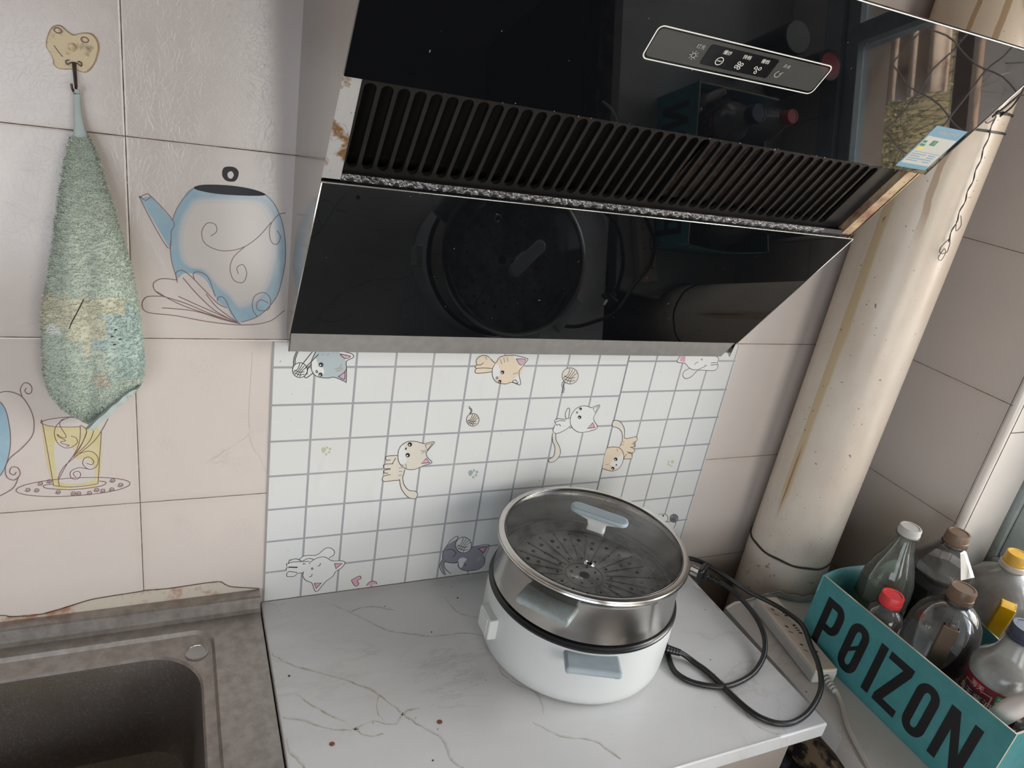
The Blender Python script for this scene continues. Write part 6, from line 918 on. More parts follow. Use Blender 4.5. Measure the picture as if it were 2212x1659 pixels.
q.add(vs2, [(3*i+k, 3*i+k+1, 3*i+k+4, 3*i+k+3) for i in range(len(hem)-1) for k in (0, 1)], 0, True)
q.build('hem', TM[5], tw_e)
q = MB(); q.tube(cr([(-0.007+0.004, -0.042, 1.335-1.55), (-0.010, -0.0445, 1.320-1.55), (-0.016, -0.045, 1.308-1.55), (-0.019, -0.045, 1.300-1.55)], 5), 0.0006, 5)
q.build('stitched_line', 'ink', tw_e)
for (x, z) in ((0.026, 1.295), (0.022, 1.286), (0.030, 1.283), (0.024, 1.276)):
    q = MB(); q.tube([(x, -0.034, z-1.55), (x+0.003, -0.0335, z-1.55+0.0008)], 0.0008, 5); q.build('stitched_mark', 'ink', tw_e)

# ---------------------------------------------------------------- electric pot, steamer, lid
PC = (-0.3025, -0.190)
M['potwhite'] = speckled('pot_white_plastic', (0.57, 0.595, 0.59), (0.40, 0.42, 0.41), 0.68, 0.76, 26, 0.32, 0.0)
M['handle'] = speckled('grey_blue_plastic', (0.31, 0.38, 0.42), (0.36, 0.43, 0.46), 0.4, 0.7, 40, 0.4)
M['handle_dirty'] = speckled('dusty_grey_blue_plastic', (0.30, 0.36, 0.38), (0.27, 0.28, 0.23), 0.42, 0.7, 90, 0.5)
M['rubber'] = plain('black_rubber', (0.012, 0.012, 0.014), 0.25, var=0.1)
pot = empty('electric_pot', (PC[0], PC[1], CZ)); tag(pot, 'round white electric cooking pot with grey-blue handles standing on the marble counter', 'electric pot')
q = MB(); prof = [(0.0, 0.004), (0.132, 0.004), (0.136, 0.0010), (0.1450, 0.0008), (0.1500, 0.0035), (0.1530, 0.010), (0.1545, 0.022), (0.1552, 0.040), (0.1552, 0.075), (0.1545, 0.104), (0.1535, 0.1065), (0.148, 0.1075)]
q.lathe(prof, (0, 0, 0), 128); q.build('body', 'potwhite', pot)
q = MB(); q.lathe([(0.146, 0.1065), (0.1545, 0.1065), (0.1556, 0.1085), (0.1552, 0.1110), (0.1535, 0.1125), (0.1540, 0.1145), (0.1525, 0.1165), (0.146, 0.1170)], (0, 0, 0), 128, cap=False); q.build('black_rim', 'rubber', pot)
def handle(ang, r, z, w, d, h, parent, mat, name='handle', off=(0, 0)):
    a = radians(ang); c = Vector((r*cos(a)+off[0], r*sin(a)+off[1], z))
    out = Vector((cos(a), sin(a), 0)); tan = Vector((-sin(a), cos(a), 0))
    T = basis(c, tan, out, (0, 0, 1))
    q = MB(); q.box((-w/2, -0.012, -h), (w/2, d, 0), T=T, bev=0.0045)
    q.box((-w/2+0.004, -0.010, -h-0.006), (-w/2+0.008, d-0.008, -h+0.004), T=T, bev=0.0008)
    q.box((w/2-0.008, -0.010, -h-0.006), (w/2-0.004, d-0.008, -h+0.004), T=T, bev=0.0008)
    return q.build(name, mat, parent)
for a in (247.5, 67.5): handle(a, 0.153, 0.1035, 0.083, 0.033, 0.0115, pot, 'handle')
# control pod on the left
a = radians(180); T = basis((0.150*cos(a), 0.150*sin(a), 0.0), (-sin(a), cos(a), 0), (cos(a), sin(a), 0), (0, 0, 1))
q = MB(); q.box((-0.021, -0.012, 0.042), (0.021, 0.0180, 0.080), T=T, bev=0.003); q.box((-0.012, 0.0175, 0.045), (0.012, 0.0190, 0.077), T=T, bev=0.0006)
q.build('control_pod', 'potwhite', pot)
# power inlet at the right
q = MB(); a = radians(330); T = basis((0.152*cos(a), 0.152*sin(a), 0), (-sin(a), cos(a), 0), (cos(a), sin(a), 0), (0, 0, 1)); q.box((-0.012, -0.01, 0.006), (0.012, 0.004, 0.026), T=T, bev=0.002); q.build('cable_inlet', 'rubber', pot)
# printed symbols
q = MB()
def onb(d, z): return (0.1549*cos(radians(d)), 0.1549*sin(radians(d)), z)
q.ribbon([(200.5, 0.060), (203, 0.0600), (206, 0.0605), (209.5, 0.0612)], 0.0004, lambda p: onb(p[0], p[1]))
for d in (201.5, 204.5, 207.5): q.ribbon([(d+0.8*cos(t), 0.068+0.0018*sin(t)) for t in [2*PI*i/8 for i in range(8)]], 0.0003, lambda p: onb(p[0], p[1]), 0, True)
q.build('printed_symbols', plain('grey_print', (0.10, 0.11, 0.12), 0.5, var=0), pot)

SZ0 = CZ + 0.1165
stm = empty('steamer_basket', (PC[0], PC[1], SZ0)); tag(stm, 'stainless steel steamer basket with two grey-blue handles set in the white pot', 'steamer')
q = MB(); q.lathe([(0.1400, 0.004), (0.1465, 0.0005), (0.1500, 0.003), (0.1488, 0.010), (0.1475, 0.020), (0.1475, 0.066), (0.1490, 0.072), (0.1530, 0.0765), (0.1548, 0.0790), (0.1540, 0.0815), (0.1522, 0.0805), (0.1490, 0.0770), (0.1462, 0.072), (0.1455, 0.0660), (0.1455, 0.020), (0.1440, 0.012), (0.1400, 0.008)], (0, 0, 0), 128, cap=False)
q.build('wall', 'steel', stm)
# perforated plate with radial ribs
q = MB(); q.lathe([(0.1450, 0.016), (0.1425, 0.0135), (0.1340, 0.012), (0.1310, 0.0100), (0.0, 0.0100)], (0, 0, 0), 96, cap=False)
for k in range(24):
    a = 2*PI*k/24
    q.tube([(0.036*cos(a), 0.036*sin(a), 0.0100), (0.060*cos(a), 0.060*sin(a), 0.0112), (0.1180*cos(a), 0.1180*sin(a), 0.0102)], [0.0008, 0.0016, 0.0010], 6, flat=1)
q.tube([(0.031*cos(t), 0.031*sin(t), 0.0100) for t in [2*PI*i/40 for i in range(40)]], 0.0014, 6, closed=True)
for r in (0.123, 0.139): q.tube([(r*cos(t), r*sin(t), 0.0112 if r < .13 else 0.0130) for t in [2*PI*i/90 for i in range(90)]], 0.0012, 6, closed=True)
hl = []
for r, n_, rr, ph in ((0.0, 1, 0.0088, 0), (0.022, 8, 0.0020, 0.1), (0.045, 12, 0.0024, 0.13), (0.062, 12, 0.0026, 0.0), (0.078, 16, 0.0032, 0.13), (0.096, 24, 0.0035, 0.13), (0.112, 24, 0.0024, 0.0)):
    for k in range(n_):
        a = 2*PI*k/n_ + ph; q.lathe([(rr, 0.0), (rr, 0.00045), (0.0, 0.00045)], (r*cos(a), r*sin(a), 0.0101), 14, 1, False)
q.build('perforated_plate', ['steel_dirty', 'ink'], stm)
for a in (218, 38): handle(a, 0.1475, 0.0600, 0.085, 0.032, 0.0115, stm, 'handle_dirty')

LZ = SZ0 + 0.0795
lid = empty('glass_lid', (PC[0], PC[1], LZ)); tag(lid, 'domed glass lid with steel rim and grey-blue knob on the steamer', 'lid')
M['lidglass'] = clearmat('lid_glass', (0.99, 1.0, 1.0), haze=0.06, hazecol=(0.60, 0.61, 0.61), spots=0.16, rough=0.05, fres=0.85)
q = MB(); gp_ = [(0.1475*sin(t)/sin(0.42), 0.0165*(cos(t)-cos(0.42))/(1-cos(0.42))+0.0025) for t in [0.42*(1-i/14) for i in range(15)]]
gp_[-1] = (0.0, gp_[-1][1])
q.lathe(gp_, (0, 0, 0), 128, cap=False); q.build('glass', 'lidglass', lid)
q = MB(); q.lathe([(0.1440, 0.0020), (0.1475, 0.0005), (0.1520, 0.0008), (0.1535, 0.0025), (0.1525, 0.0045), (0.1490, 0.0052), (0.1445, 0.0050), (0.1435, 0.0035)], (0, 0, 0), 128, close=True); q.build('steel_rim', 'steel', lid)
q = MB(); q.lathe([(0.1432, 0.0052), (0.1428, 0.0058), (0.1420, 0.0054), (0.1425, 0.0046)], (0, 0, 0), 128, close=True); q.build('gasket', 'rubber', lid)
kb = radians(-44.2); KT = basis((0.0020, 0.0030, 0), (cos(kb), sin(kb), 0), (-sin(kb), cos(kb), 0), (0, 0, 1))
def stadium(l, w, n=10): return [(l/2-w/2+w/2*cos(t), w/2*sin(t)) for t in [-PI/2+PI*i/n for i in range(n+1)]] + [(-l/2+w/2+w/2*cos(t), w/2*sin(t)) for t in [PI/2+PI*i/n for i in range(n+1)]]
kn = empty('knob'); kn.parent = lid
def ring_solid(name, secs, mat, parent, T):
    q = MB(); n = len(secs[0][0]); vs = [T @ Vector((x, y, z)) for P_, z in secs for x, y in P_]
    q.add(vs, [(i*n+k, i*n+(k+1) % n, (i+1)*n+(k+1) % n, (i+1)*n+k) for i in range(len(secs)-1) for k in range(n)], 0, True)
    q.add(vs[:n], [list(range(n))]); q.add(vs[-n:], [list(range(n))]); return q.build(name, mat, parent)
kz = 0.0415
g1 = ring_solid('knob_grip', [(stadium(.090, .020), kz), (stadium(.094, .0245), kz+.0015), (stadium(.095, .0255), kz+.005), (stadium(.093, .024), kz+.0075), (stadium(.086, .018), kz+.0085)], 'handle', lid, KT)
ring_solid('knob_stem', [(rr2(-.015, -.010, .015, .010, .004), 0.015), (rr2(-.0135, -.009, .0135, .009, .004), 0.026), (rr2(-.017, -.0095, .017, .0095, .004), 0.036), (rr2(-.036, -.0105, .036, .0105, .004), 0.0408), (rr2(-.040, -.011, .040, .011, .004), 0.0418)], plain('white_plastic', (0.60, 0.62, 0.60), 0.35), lid, KT)
bpy.data.objects.remove(kn)
q = MB(); c_ = (-0.0490, -0.0700, 0.0130)
q.lathe([(0.0080, 0.0), (0.0082, 0.0012), (0.0072, 0.0020), (0.0060, 0.0012), (0.0052, 0.0022), (0.0045, 0.0016), (0.0042, -0.001)], c_, 32); q.lathe([(0.0042, 0.0), (0.0, 0.0)], c_, 20, 1)
q.build('steam_vent', ['steel', 'ink'], lid)
text('warning_text', '小心蒸汽', 0.0062, basis((-0.083, -0.089, 0.0108), (cos(kb), sin(kb), 0), (-sin(kb), cos(kb), 0.12), (0, 0, 1)), 'panelwhite', lid)
q = MB()
for i in range(6): q.lathe([(0.004*random.uniform(.4, 1), 0), (0.003*random.uniform(.3, 1), 0.0015), (0, 0.002)], (-0.092+random.uniform(-.007, .007), -0.060+random.uniform(-.005, .005), 0.0104), 7)
o = q.build('food_scrap', plain('dried_food', (0.30, 0.21, 0.03), 0.6)); o.location = (PC[0], PC[1], SZ0); tag(o, 'small dried yellow scrap of food on the steamer plate', 'food scrap')

# ---------------------------------------------------------------- cords
M['cord'] = plain('black_cord', (0.012, 0.012, 0.013), 0.35, var=0.1)
cz = CZ + 0.0048
path = [(-0.1700, -0.2730, CZ+.020), (-0.1560, -0.2790, CZ+.017), (-0.1400, -0.2850, CZ+.013), (-0.1290, -0.2930, cz+.003), (-0.1215, -0.3040, cz), (-0.1142, -0.3208, cz), (-0.1085, -0.3451, cz), (-0.1047, -0.3745, cz), (-0.0985, -0.4034, cz), (-0.0884, -0.4266, cz), (-0.0679, -0.4441, cz), (-0.0394, -0.4497, cz), (0.0004, -0.4412, cz+.001), (0.0400, -0.4220, .812), (0.0660, -0.4000, .815), (0.0960, -0.3640, .812), (0.1230, -0.3230, .806), (0.1490, -0.2750, .806), (0.1480, -0.2330, .803), (0.1330, -0.2030, .804), (0.1000, -0.1720, .812), (0.0640, -0.1350, .828), (0.0250, -0.0950, .838), (-0.0200, -0.0750, .835), (-0.0700, -0.0600, .820), (-0.1200, -0.0700, cz+.004), (-0.1340, -0.1100, cz), (-0.1400, -0.1600, cz), (-0.1400, -0.2100, cz), (-0.1450, -0.2450, cz), (-0.1570, -0.2740, cz), (-0.1670, -0.2980, cz), (-0.1680, -0.3160, cz), (-0.1560, -0.3360, cz), (-0.1321, -0.3510, cz), (-0.1043, -0.3600, cz), (-0.0695, -0.3581, cz), (-0.0300, -0.3470, cz), (0.0050, -0.3270, .812), (0.0260, -0.3030, .822), (0.0370, -0.2740, .830), (0.0420, -0.2430, .834), (0.0469, -0.2106, .832), (0.0430, -0.1820, .833), (0.0370, -0.1590, .832)]
def loc(p, o): return (p[0]-o[0], p[1]-o[1], p[2]-o[2])
q = MB(); q.tube([loc(p, (-0.05, -0.35, CZ)) for p in cr(path, 6)], 0.0046, 12); pc = q.build('power_cord', 'cord', pot); pc.location = (-0.05-PC[0], -0.35-PC[1], 0)
q = MB()
for i in range(5):
    a, b2 = Vector(path[0]), Vector(path[2]); c1 = a + (b2-a)*(0.18+i*0.17); d = (b2-a).normalized()*0.0022
    q.tube([Vector(loc(c1-d, (-0.05, -0.35, CZ))), Vector(loc(c1+d, (-0.05, -0.35, CZ)))], 0.0072-0.0003*i, 12)
q.build('strain_relief', 'rubber', pc)
o3 = (-0.05, -0.35, CZ); e0 = Vector(loc(path[-1], o3)); pd = (Vector((0.006, -0.112, .832)) - Vector(path[-1])).normalized()
q = MB()
for i in range(6):
    c1 = e0 + pd*(0.0035*i); q.tube([c1, c1+pd*0.0022], 0.0056+0.0004*i, 12)
q.build('plug_grip', 'rubber', pc)
q = MB(); zz = Vector((0, 0, 1)); xx = pd.cross(zz).normalized(); T = basis(e0+pd*0.021, pd, xx, zz)
q.box((0.0, -0.0095, -0.0075), (0.012, 0.0095, 0.0075), T=T, bev=0.003); q.box((0.010, -0.0175, -0.0165), (0.022, 0.0175, 0.0165), T=T, bev=0.005)
for (y, z, r_) in ((0, -0.010, 0.0), (0.0065, 0.004, 0.5), (-0.0065, 0.004, -0.5)):
    T2 = T @ Matrix.Translation((0.021, y, z)) @ Matrix.Rotation(r_, 4, 'X'); q.box((0, -0.0006, -0.0032), (0.017, 0.0006, 0.0032), 1, T=T2, bev=0.0003)
q.build('plug', ['rubber', 'steel'], pc)

# power strip
M['strip'] = plain('aged_cream_plastic', (0.66, 0.57, 0.48), 0.4, var=0.06, vscale=80)
M['stripside'] = plain('aged_grey_plastic', (0.50, 0.50, 0.48), 0.4, var=0.05)
sb = Vector((0.1010, -0.3640)); st = Vector((0.1305, -0.1720)); dr = (st-sb); LN = dr.length; dr.normalize(); pr2 = Vector((dr.y, -dr.x))
ps = empty('power_strip', (sb.x, sb.y, SZ)); tag(ps, 'cream three-outlet power strip lying between the counter and the teal box', 'power strip')
T = basis((0, 0, 0), (pr2.x, pr2.y, 0), (dr.x, dr.y, 0), (0, 0, 1))
q = MB(); q.box((0, 0, 0.0005), (0.0495, LN, 0.0240), T=T, bev=0.004); q.build('case', 'stripside', ps)
q = MB(); q.box((0.0012, 0.0012, 0.022), (0.0483, LN-0.0012, 0.0290), T=T, bev=0.003); q.build('cover', 'strip', ps)
zt = 0.0293
for k in range(3):
    y0 = LN - 0.043 - k*0.047; q = MB()
    def sl(x, y, w, h, r_): q.box((-w/2, -h/2, zt-0.0004), (w/2, h/2, zt), T=T @ Matrix.Translation((x, y, 0)) @ Matrix.Rotation(r_, 4, 'Z'))
    sl(0.0145, y0+0.006, 0.0030, 0.0065, 0.7); sl(0.0140, y0-0.009, 0.0014, 0.0085, 0.9); 
    sl(0.0330, y0+0.0080, 0.0065, 0.0036, 0.3); sl(0.0330, y0+0.0005, 0.0022, 0.0055, 1.57); sl(0.0330, y0-0.0055, 0.0022, 0.0055, 1.57); sl(0.0330, y0-0.0125, 0.0065, 0.0040, -0.3)
    q.build('outlet', 'ink', ps)
q = MB(); q.lathe([(0.0018, 0), (0.0014, 0.0007), (0, 0.0009)], tuple(T @ Vector((0.016, LN-0.012, zt-0.0003))), 14)
m, nt, b = new_mat('led_red'); b.inputs['Emission Color'].default_value = (1, 0.1, 0.14, 1); b.inputs['Emission Strength'].default_value = 2.2; b.inputs['Base Color'].default_value = (0.8, 0.1, 0.12, 1); M['led'] = m
q.build('indicator_light', 'led', ps)
q = MB(); q.ribbon([(0.024+0.007*cos(t), 0.034+0.0055*sin(t)) for t in [2*PI*i/20 for i in range(20)]], 0.0005, lambda p: T @ Vector((p[0], p[1], zt+0.0001)), 0, True); q.build('switch_outline', 'grey_edge', ps)
q = MB(); wz = SZ+0.0045
wp = [(0.1260, -0.3680, SZ+.014), (0.1270, -0.3850, SZ+.012), (0.1235, -0.4060, SZ+.007), (0.1120, -0.4250, wz), (0.0990, -0.4420, wz), (0.0860, -0.4630, wz), (0.0760, -0.4850, wz), (0.0640, -0.5150, wz), (0.0510, -0.5480, wz), (0.0440, -0.5800, SZ-.01), (0.0400, -0.6100, SZ-.05)]
q.tube([loc(p, (0.128, -0.372, SZ)) for p in cr(wp, 6)], 0.0038, 10); wc = q.build('cable', plain('grey_white_cable', (0.50, 0.46, 0.41), 0.5), ps); wc.location = (0.128-sb.x, -0.372-sb.y, 0)
q = MB()
for i in range(5):
    a, b2 = Vector(wp[0]), Vector(wp[2]); c1 = a+(b2-a)*(0.08+0.15*i); d = (b2-a).normalized()*0.0017
    q.tube([Vector(loc(c1-d, (0.128, -0.372, SZ))), Vector(loc(c1+d, (0.128, -0.372, SZ)))], 0.0072-0.0004*i, 12)
q.build('strain_relief', 'stripside', wc)

# ---------------------------------------------------------------- teal box
M['teal'] = speckled('teal_card', (0.055, 0.235, 0.245), (0.075, 0.275, 0.285), 0.4, 0.7, 35, 0.4)
M['tealin'] = speckled('teal_card_inside', (0.12, 0.42, 0.44), (0.05, 0.20, 0.21), 0.42, 0.70, 10, 0.35, 0.0, (5, 0.5, 0.7, (0.16, 0.40, 0.45)))
M['cardedge'] = plain('raw_card_edge', (0.55, 0.48, 0.36), 0.7)
M['letter'] = plain('black_letter', (0.010, 0.010, 0.012), 0.4, var=0)
BX0, BX1, BY0, BY1, BZ0, BZ1 = 0.1655, 0.4180, -0.6280, -0.2620, SZ+0.0005, 0.9080
bx_ = empty('cardboard_box', (BX0, BY0, BZ0)); tag(bx_, 'open teal cardboard box with large black lettering full of sauce bottles', 'box')
def P_(x, y, z): return (x-BX0, y-BY0, z-BZ0)
def wallp(name, q4, nrm, th, mo, mi_, mo2='cardedge'):
    a = [Vector(p) for p in q4]; nv = Vector(nrm)*th; q = MB(); vs = a + [p+nv for p in a]
    q.add(vs, [(0, 1, 2, 3)], 0); q.add(vs, [(4, 5, 6, 7)], 1); q.add(vs, [(0, 1, 5, 4), (1, 2, 6, 5), (2, 3, 7, 6), (3, 0, 4, 7)], 2)
    return q.build(name, [mo, mi_, mo2], bx_)
fr_ = wallp('front_panel', [P_(BX0, BY1, BZ0), P_(BX0, BY0, BZ0), P_(BX0+0.006, BY0, BZ1+0.006), P_(BX0+0.006, BY1, BZ1)], (1, 0, 0), 0.0035, 'teal', 'tealin')
wallp('back_panel', [P_(BX1, BY1, BZ0), P_(BX1, BY0, BZ0), P_(BX1, BY0, BZ1-0.055), P_(BX1, BY1, BZ1)], (-1, 0, 0), 0.0035, 'teal', 'tealin')
wallp('end_panel', [P_(BX0+.004, BY0, BZ0), P_(BX1-.0036, BY0, BZ0), P_(BX1-.0036, BY0, BZ1), P_(BX0+.010, BY0, BZ1+.005)], (0, 1, 0), 0.003, 'teal', 'tealin')
q = MB(); nn_ = 14; vs = []
for i in range(nn_+1):
    t = i/nn_; x = BX0+0.0045 + (BX1-BX0-0.009)*t; by = 0.010*sin(PI*t)
    for z in (BZ0, BZ0+0.07, BZ1): vs.append(P_(x, BY1 + by*(z-BZ0)/(BZ1-BZ0), z + (0.003*sin(t*9) if z == BZ1 else 0)))
q.add(vs, [(3*i+k, 3*i+k+1, 3*i+k+4, 3*i+k+3) for i in range(nn_) for k in (0, 1)], 0, True)
o = q.build('end_panel', 'tealin', bx_); md = o.modifiers.new('s', 'SOLIDIFY'); md.thickness = 0.003; md.offset = 0
q = MB(); q.tube([P_(0.3085, BY1-0.0025+0.004, BZ0+0.01), P_(0.3070, BY1+0.0068, BZ1-0.001)], 0.0012, 6); q.build('fold_crease', 'teal', bx_)
q = MB(); q.box(P_(BX0+.004, BY0+.003, BZ0), P_(BX1-.004, BY1-.003, BZ0+0.003)); q.build('bottom_panel', 'tealin', bx_)
# lettering, read from the far end towards the camera side
lz0, lz1 = 0.7830, 0.8815; LW = 0.0072
def lf(p):
    y = -p[0]; z = lz0 + p[1]*(lz1-lz0); x = BX0 + 0.006*(z-BZ0)/(BZ1-BZ0) - 0.0006
    return P_(x, y, z)
hh = lz1-lz0
def lret(nm, strokes):
    q = MB()
    for i_, (pts, closed) in enumerate(strokes):
        def off_(p, i_=i_):
            v = lf((p[0], p[1]/hh)); return (v[0]-0.00012*i_, v[1], v[2])
        if closed == 'fill': q.fill([(a, b*hh) for a, b in pts], off_)
        else: q.ribbon([(a, b*hh) for a, b in pts], LW, off_, 0, closed)
    # give the print a hair of thickness
    return q.build(nm, 'letter', fr_)
w_ = LW/hh
def arc2(cx, cy, rx, ry, d0, d1, n=8): return [(cx+rx*cos(radians(d0+(d1-d0)*i/n)), cy+ry*sin(radians(d0+(d1-d0)*i/n))) for i in range(n+1)]
lret('letter_p', [([(0.2960, 0.0), (0.2960, 1.0)], False), ([(0.2930, 1-w_), (0.3140, 1-w_)] + arc2(0.3140, 1-w_-0.16, 0.0115, 0.16, 90, 0) + arc2(0.3140, 0.42+0.16, 0.0115, 0.16, 0, -90) + [(0.2960, 0.42)], False)])
ov = lambda x0, x1: arc2(x1-0.0185, 1-w_-0.16, 0.0115, 0.16, 90, 0) + arc2(x1-0.0185, w_+0.16, 0.0115, 0.16, 0, -90) + arc2(x0+0.0185, w_+0.16, 0.0115, 0.16, -90, -180) + arc2(x0+0.0185, 1-w_-0.16, 0.0115, 0.16, 180, 90)
lret('letter_slashed_zero', [(ov(0.3480, 0.3880), True), ([(.354, .30), (.382, .60), (.382, .70), (.354, .40)], 'fill')])
lret('letter_i', [([(0.4150, 0.0), (0.4150, 1.0)], False)])
lret('letter_z', [([(.4280, 1), (.4735, 1), (.4735, .86), (.4480, .145), (.4755, .145), (.4755, 0), (.4315, 0), (.4315, .13), (.4575, .855), (.4280, .855)], 'fill')])
lret('letter_o', [(ov(0.4865, 0.5265), True)])
lret('letter_n', [([(.541, 0), (.541, 1), (.5565, 1), (.5800, .36), (.5800, 1), (.5940, 1), (.5940, 0), (.5785, 0), (.5550, .64), (.5550, 0)], 'fill')])

# ---------------------------------------------------------------- bottles
M['clear'] = clearmat('clear_plastic', haze=0.07, hazecol=(0.75, 0.74, 0.72), spots=0.10, rough=0.06)
M['cloudy'] = clearmat('cloudy_plastic', haze=0.40, hazecol=(0.72, 0.71, 0.68), spots=0.2, rough=0.15)
M['glass'] = clearmat('green_tinged_glass', (0.90, 0.94, 0.88), haze=0.14, hazecol=(0.55, 0.57, 0.52), spots=0.25, rough=0.05)
M['soy'] = plain('dark_sauce', (0.010, 0.008, 0.008), 0.08, var=0)
M['oil'] = plain('murky_sauce', (0.11, 0.10, 0.065), 0.3, var=0.2)
def capm(n, c, r=0.4): M[n] = plain(n, c, r, var=0.04)
capm('cap_brown', (0.16, 0.10, 0.064)); capm('grip_brown', (0.11, 0.07, 0.045)); capm('cap_grey', (0.50, 0.49, 0.46), 0.45); capm('cap_red', (0.62, 0.035, 0.04)); capm('cap_yellow', (0.72, 0.42, 0.06)); capm('cap_navy', (0.035, 0.04, 0.07), 0.35); capm('grip_yellow', (0.80, 0.45, 0.0), 0.35)
def bottle(name, x, y, ztop, prof, caph, capr, glass, cap, label, cat='bottle', liquid=None, lm='soy', band=None, seg=64, rot=0.0, zb=None, neck=True, ribs=0, group='sauce and oil bottles'):
    """prof: outer wall (r, z from base); the cap sits on top of the last point"""
    z0 = BZ0+0.0035 if zb is None else zb
    e = empty(name, (x, y, z0)); tag(e, label, cat, group)
    H = ztop - z0; k = (H-caph)/prof[-1][1]
    pf = [(r, z*k) for r, z in prof]
    inner = [(max(r-0.0012, 0.0), z) for r, z in pf[::-1]]
    q = MB(); q.lathe([(0.0, pf[0][1])] + pf + inner[:-1] + [(0.0, pf[0][1]+0.002)], (0, 0, 0), seg, rot=rot, sm=(seg > 12))
    q.build('bottle_body', glass, e)
    if neck:
        q = MB(); rn = pf[-1][0]; q.lathe([(rn-.001, 0), (capr+0.0018, 0.0004), (capr+0.0020, 0.0026), (rn-.001, 0.003)], (0, 0, pf[-1][1]-0.004), 40, close=True); q.build('neck_ring', glass, e)
    q = MB(); zc_ = pf[-1][1]
    q.lathe([(capr*0.99, zc_-0.001), (capr*1.03, zc_+0.0015), (capr*1.03, zc_+caph*0.30), (capr, zc_+caph*0.33), (capr, zc_+caph*0.88), (capr*0.95, zc_+caph), (capr*0.78, zc_+caph), (capr*0.76, zc_+caph-0.0010), (0.0, zc_+caph-0.0006)], (0, 0, 0), 48)
    if ribs:
        for i in range(ribs):
            a = 2*PI*i/ribs; q.box((-0.0004, -0.0006, zc_+caph*0.36), (0.0006, 0.0006, zc_+caph*0.86), T=Matrix.Rotation(a, 4, 'Z') @ Matrix.Translation((capr, 0, 0)))
    q.build('cap', cap, e)
    if liquid:
        li = [(max(r-0.0016, 0), z) for r, z in pf if z*1.0 <= liquid*k]
        # interpolate the surface radius
        for (ra, za), (rb, zb_) in zip(pf[:-1], pf[1:]):
            if za <= liquid*k < zb_:
                t = (liquid*k-za)/(zb_-za); li.append((ra+(rb-ra)*t-0.0016, liquid*k))
        q = MB(); q.lathe([(0.0, li[0][1]+0.0022)] + [(r, max(z, li[0][1]+0.0022)) for r, z in li] + [(0.0, li[-1][1])], (0, 0, 0), seg, rot=rot, sm=(seg > 12)); q.build('contents', lm, e)
    if band:
        r_, za, zb2, mt = band; q = MB()
        q.lathe([(r_+0.0005, za*k), (r_+0.0005, zb2*k)], (0, 0, 0), seg, rot=rot, sm=(seg > 12)); 
        q.f = [f_ for f_ in q.f if len(f_) == 4]; q.mi = q.mi[:len(q.f)]; q.sm = q.sm[:len(q.f)]
        o = q.build('label_band', mt, e); e['k'] = k; del e['k']
    return e, k
wine = [(0.040, 0.0), (0.0448, 0.004), (0.0455, 0.02), (0.0455, 0.150), (0.0430, 0.175), (0.0340, 0.205), (0.0215, 0.238), (0.0155, 0.262), (0.0150, 0.275)]
bottle('glass_bottle', .2745, -.3130, 1.038, wine, 0.0150, 0.0185, 'glass', 'cap_grey', 'tall clear glass bottle with pale grey cap at the far end of the teal box', liquid=0.13, lm='oil', group=None, band=(0.0455, 0.03, 0.125, speckled('green_faded_label', (0.10, 0.13, 0.06), (0.30, 0.22, 0.05), 0.5, 0.6, 12, 0.5)))
jug8 = [(0.042, 0.0), (0.048, 0.006), (0.049, 0.012), (0.049, 0.175), (0.0475, 0.190), (0.0480, 0.194), (0.0500, 0.200), (0.0500, 0.222), (0.0235, 0.262), (0.0175, 0.266), (0.0175, 0.272)]
M['blacklabel'] = speckled('black_label', (0.012, 0.012, 0.014), (0.03, 0.03, 0.032), 0.4, 0.7, 60, 0.35)
eB, kB = bottle('sauce_jug', .3640, -.3440, 1.037, jug8, 0.0215, 0.0195, 'clear', 'cap_brown', 'clear eight-sided jug with brown cap and black label beside the glass bottle', liquid=0.205, band=(0.0490, 0.014, 0.176, 'blacklabel'), seg=8, rot=PI/8, group=None)
q = MB(); T = basis((-0.0453*cos(PI/4)-0.0006, -0.0453*sin(PI/4)-0.0006, 0.128), (0.7071, -0.7071, 0), (0, 0, 1), (-0.7071, -0.7071, 0))
q.box((-0.011, 0.010, -0.0005), (0.003, 0.016, 0.0008), T=T, bev=0.0005); q.build('label_badge', plain('gold_print', (0.40, 0.28, 0.12), 0.4), eB)
small = [(0.028, 0.0), (0.0325, 0.004), (0.033, 0.012), (0.033, 0.085), (0.0335, 0.105), (0.0335, 0.120), (0.0320, 0.138), (0.0270, 0.152), (0.0165, 0.160), (0.0145, 0.163), (0.0145, 0.168)]
bottle('small_bottle', .2090, -.3700, .9460, small, 0.0190, 0.0185, 'clear', 'cap_red', 'small round clear bottle with bright red cap just behind the box front', ribs=0, liquid=0.05, lm='oil', group=None)
jugD = [(0.046, 0.0), (0.0520, 0.005), (0.0530, 0.012), (0.0530, 0.060), (0.0515, 0.065), (0.0530, 0.070), (0.0515, 0.076), (0.0530, 0.082), (0.0560, 0.098), (0.0575, 0.120), (0.0560, 0.145), (0.0500, 0.168), (0.0390, 0.186), (0.0260, 0.196), (0.0180, 0.199), (0.0172, 0.206)]
eD, kD = bottle('oil_jug', .2740, -.4340, 1.0010, jugD, 0.0225, 0.0205, 'clear', 'cap_brown', 'rounded clear oil jug with brown cap and brown carrying handle in the box', liquid=0.085, group=None)
text('embossed_text', '20230', 0.0085, basis((-0.053*cos(radians(38)), -0.053*sin(radians(38)), 0.150), (0.616, -0.788, 0), (0.2, 0.16, 0.96), (-0.788, -0.616, 0)), 'clear', eD)
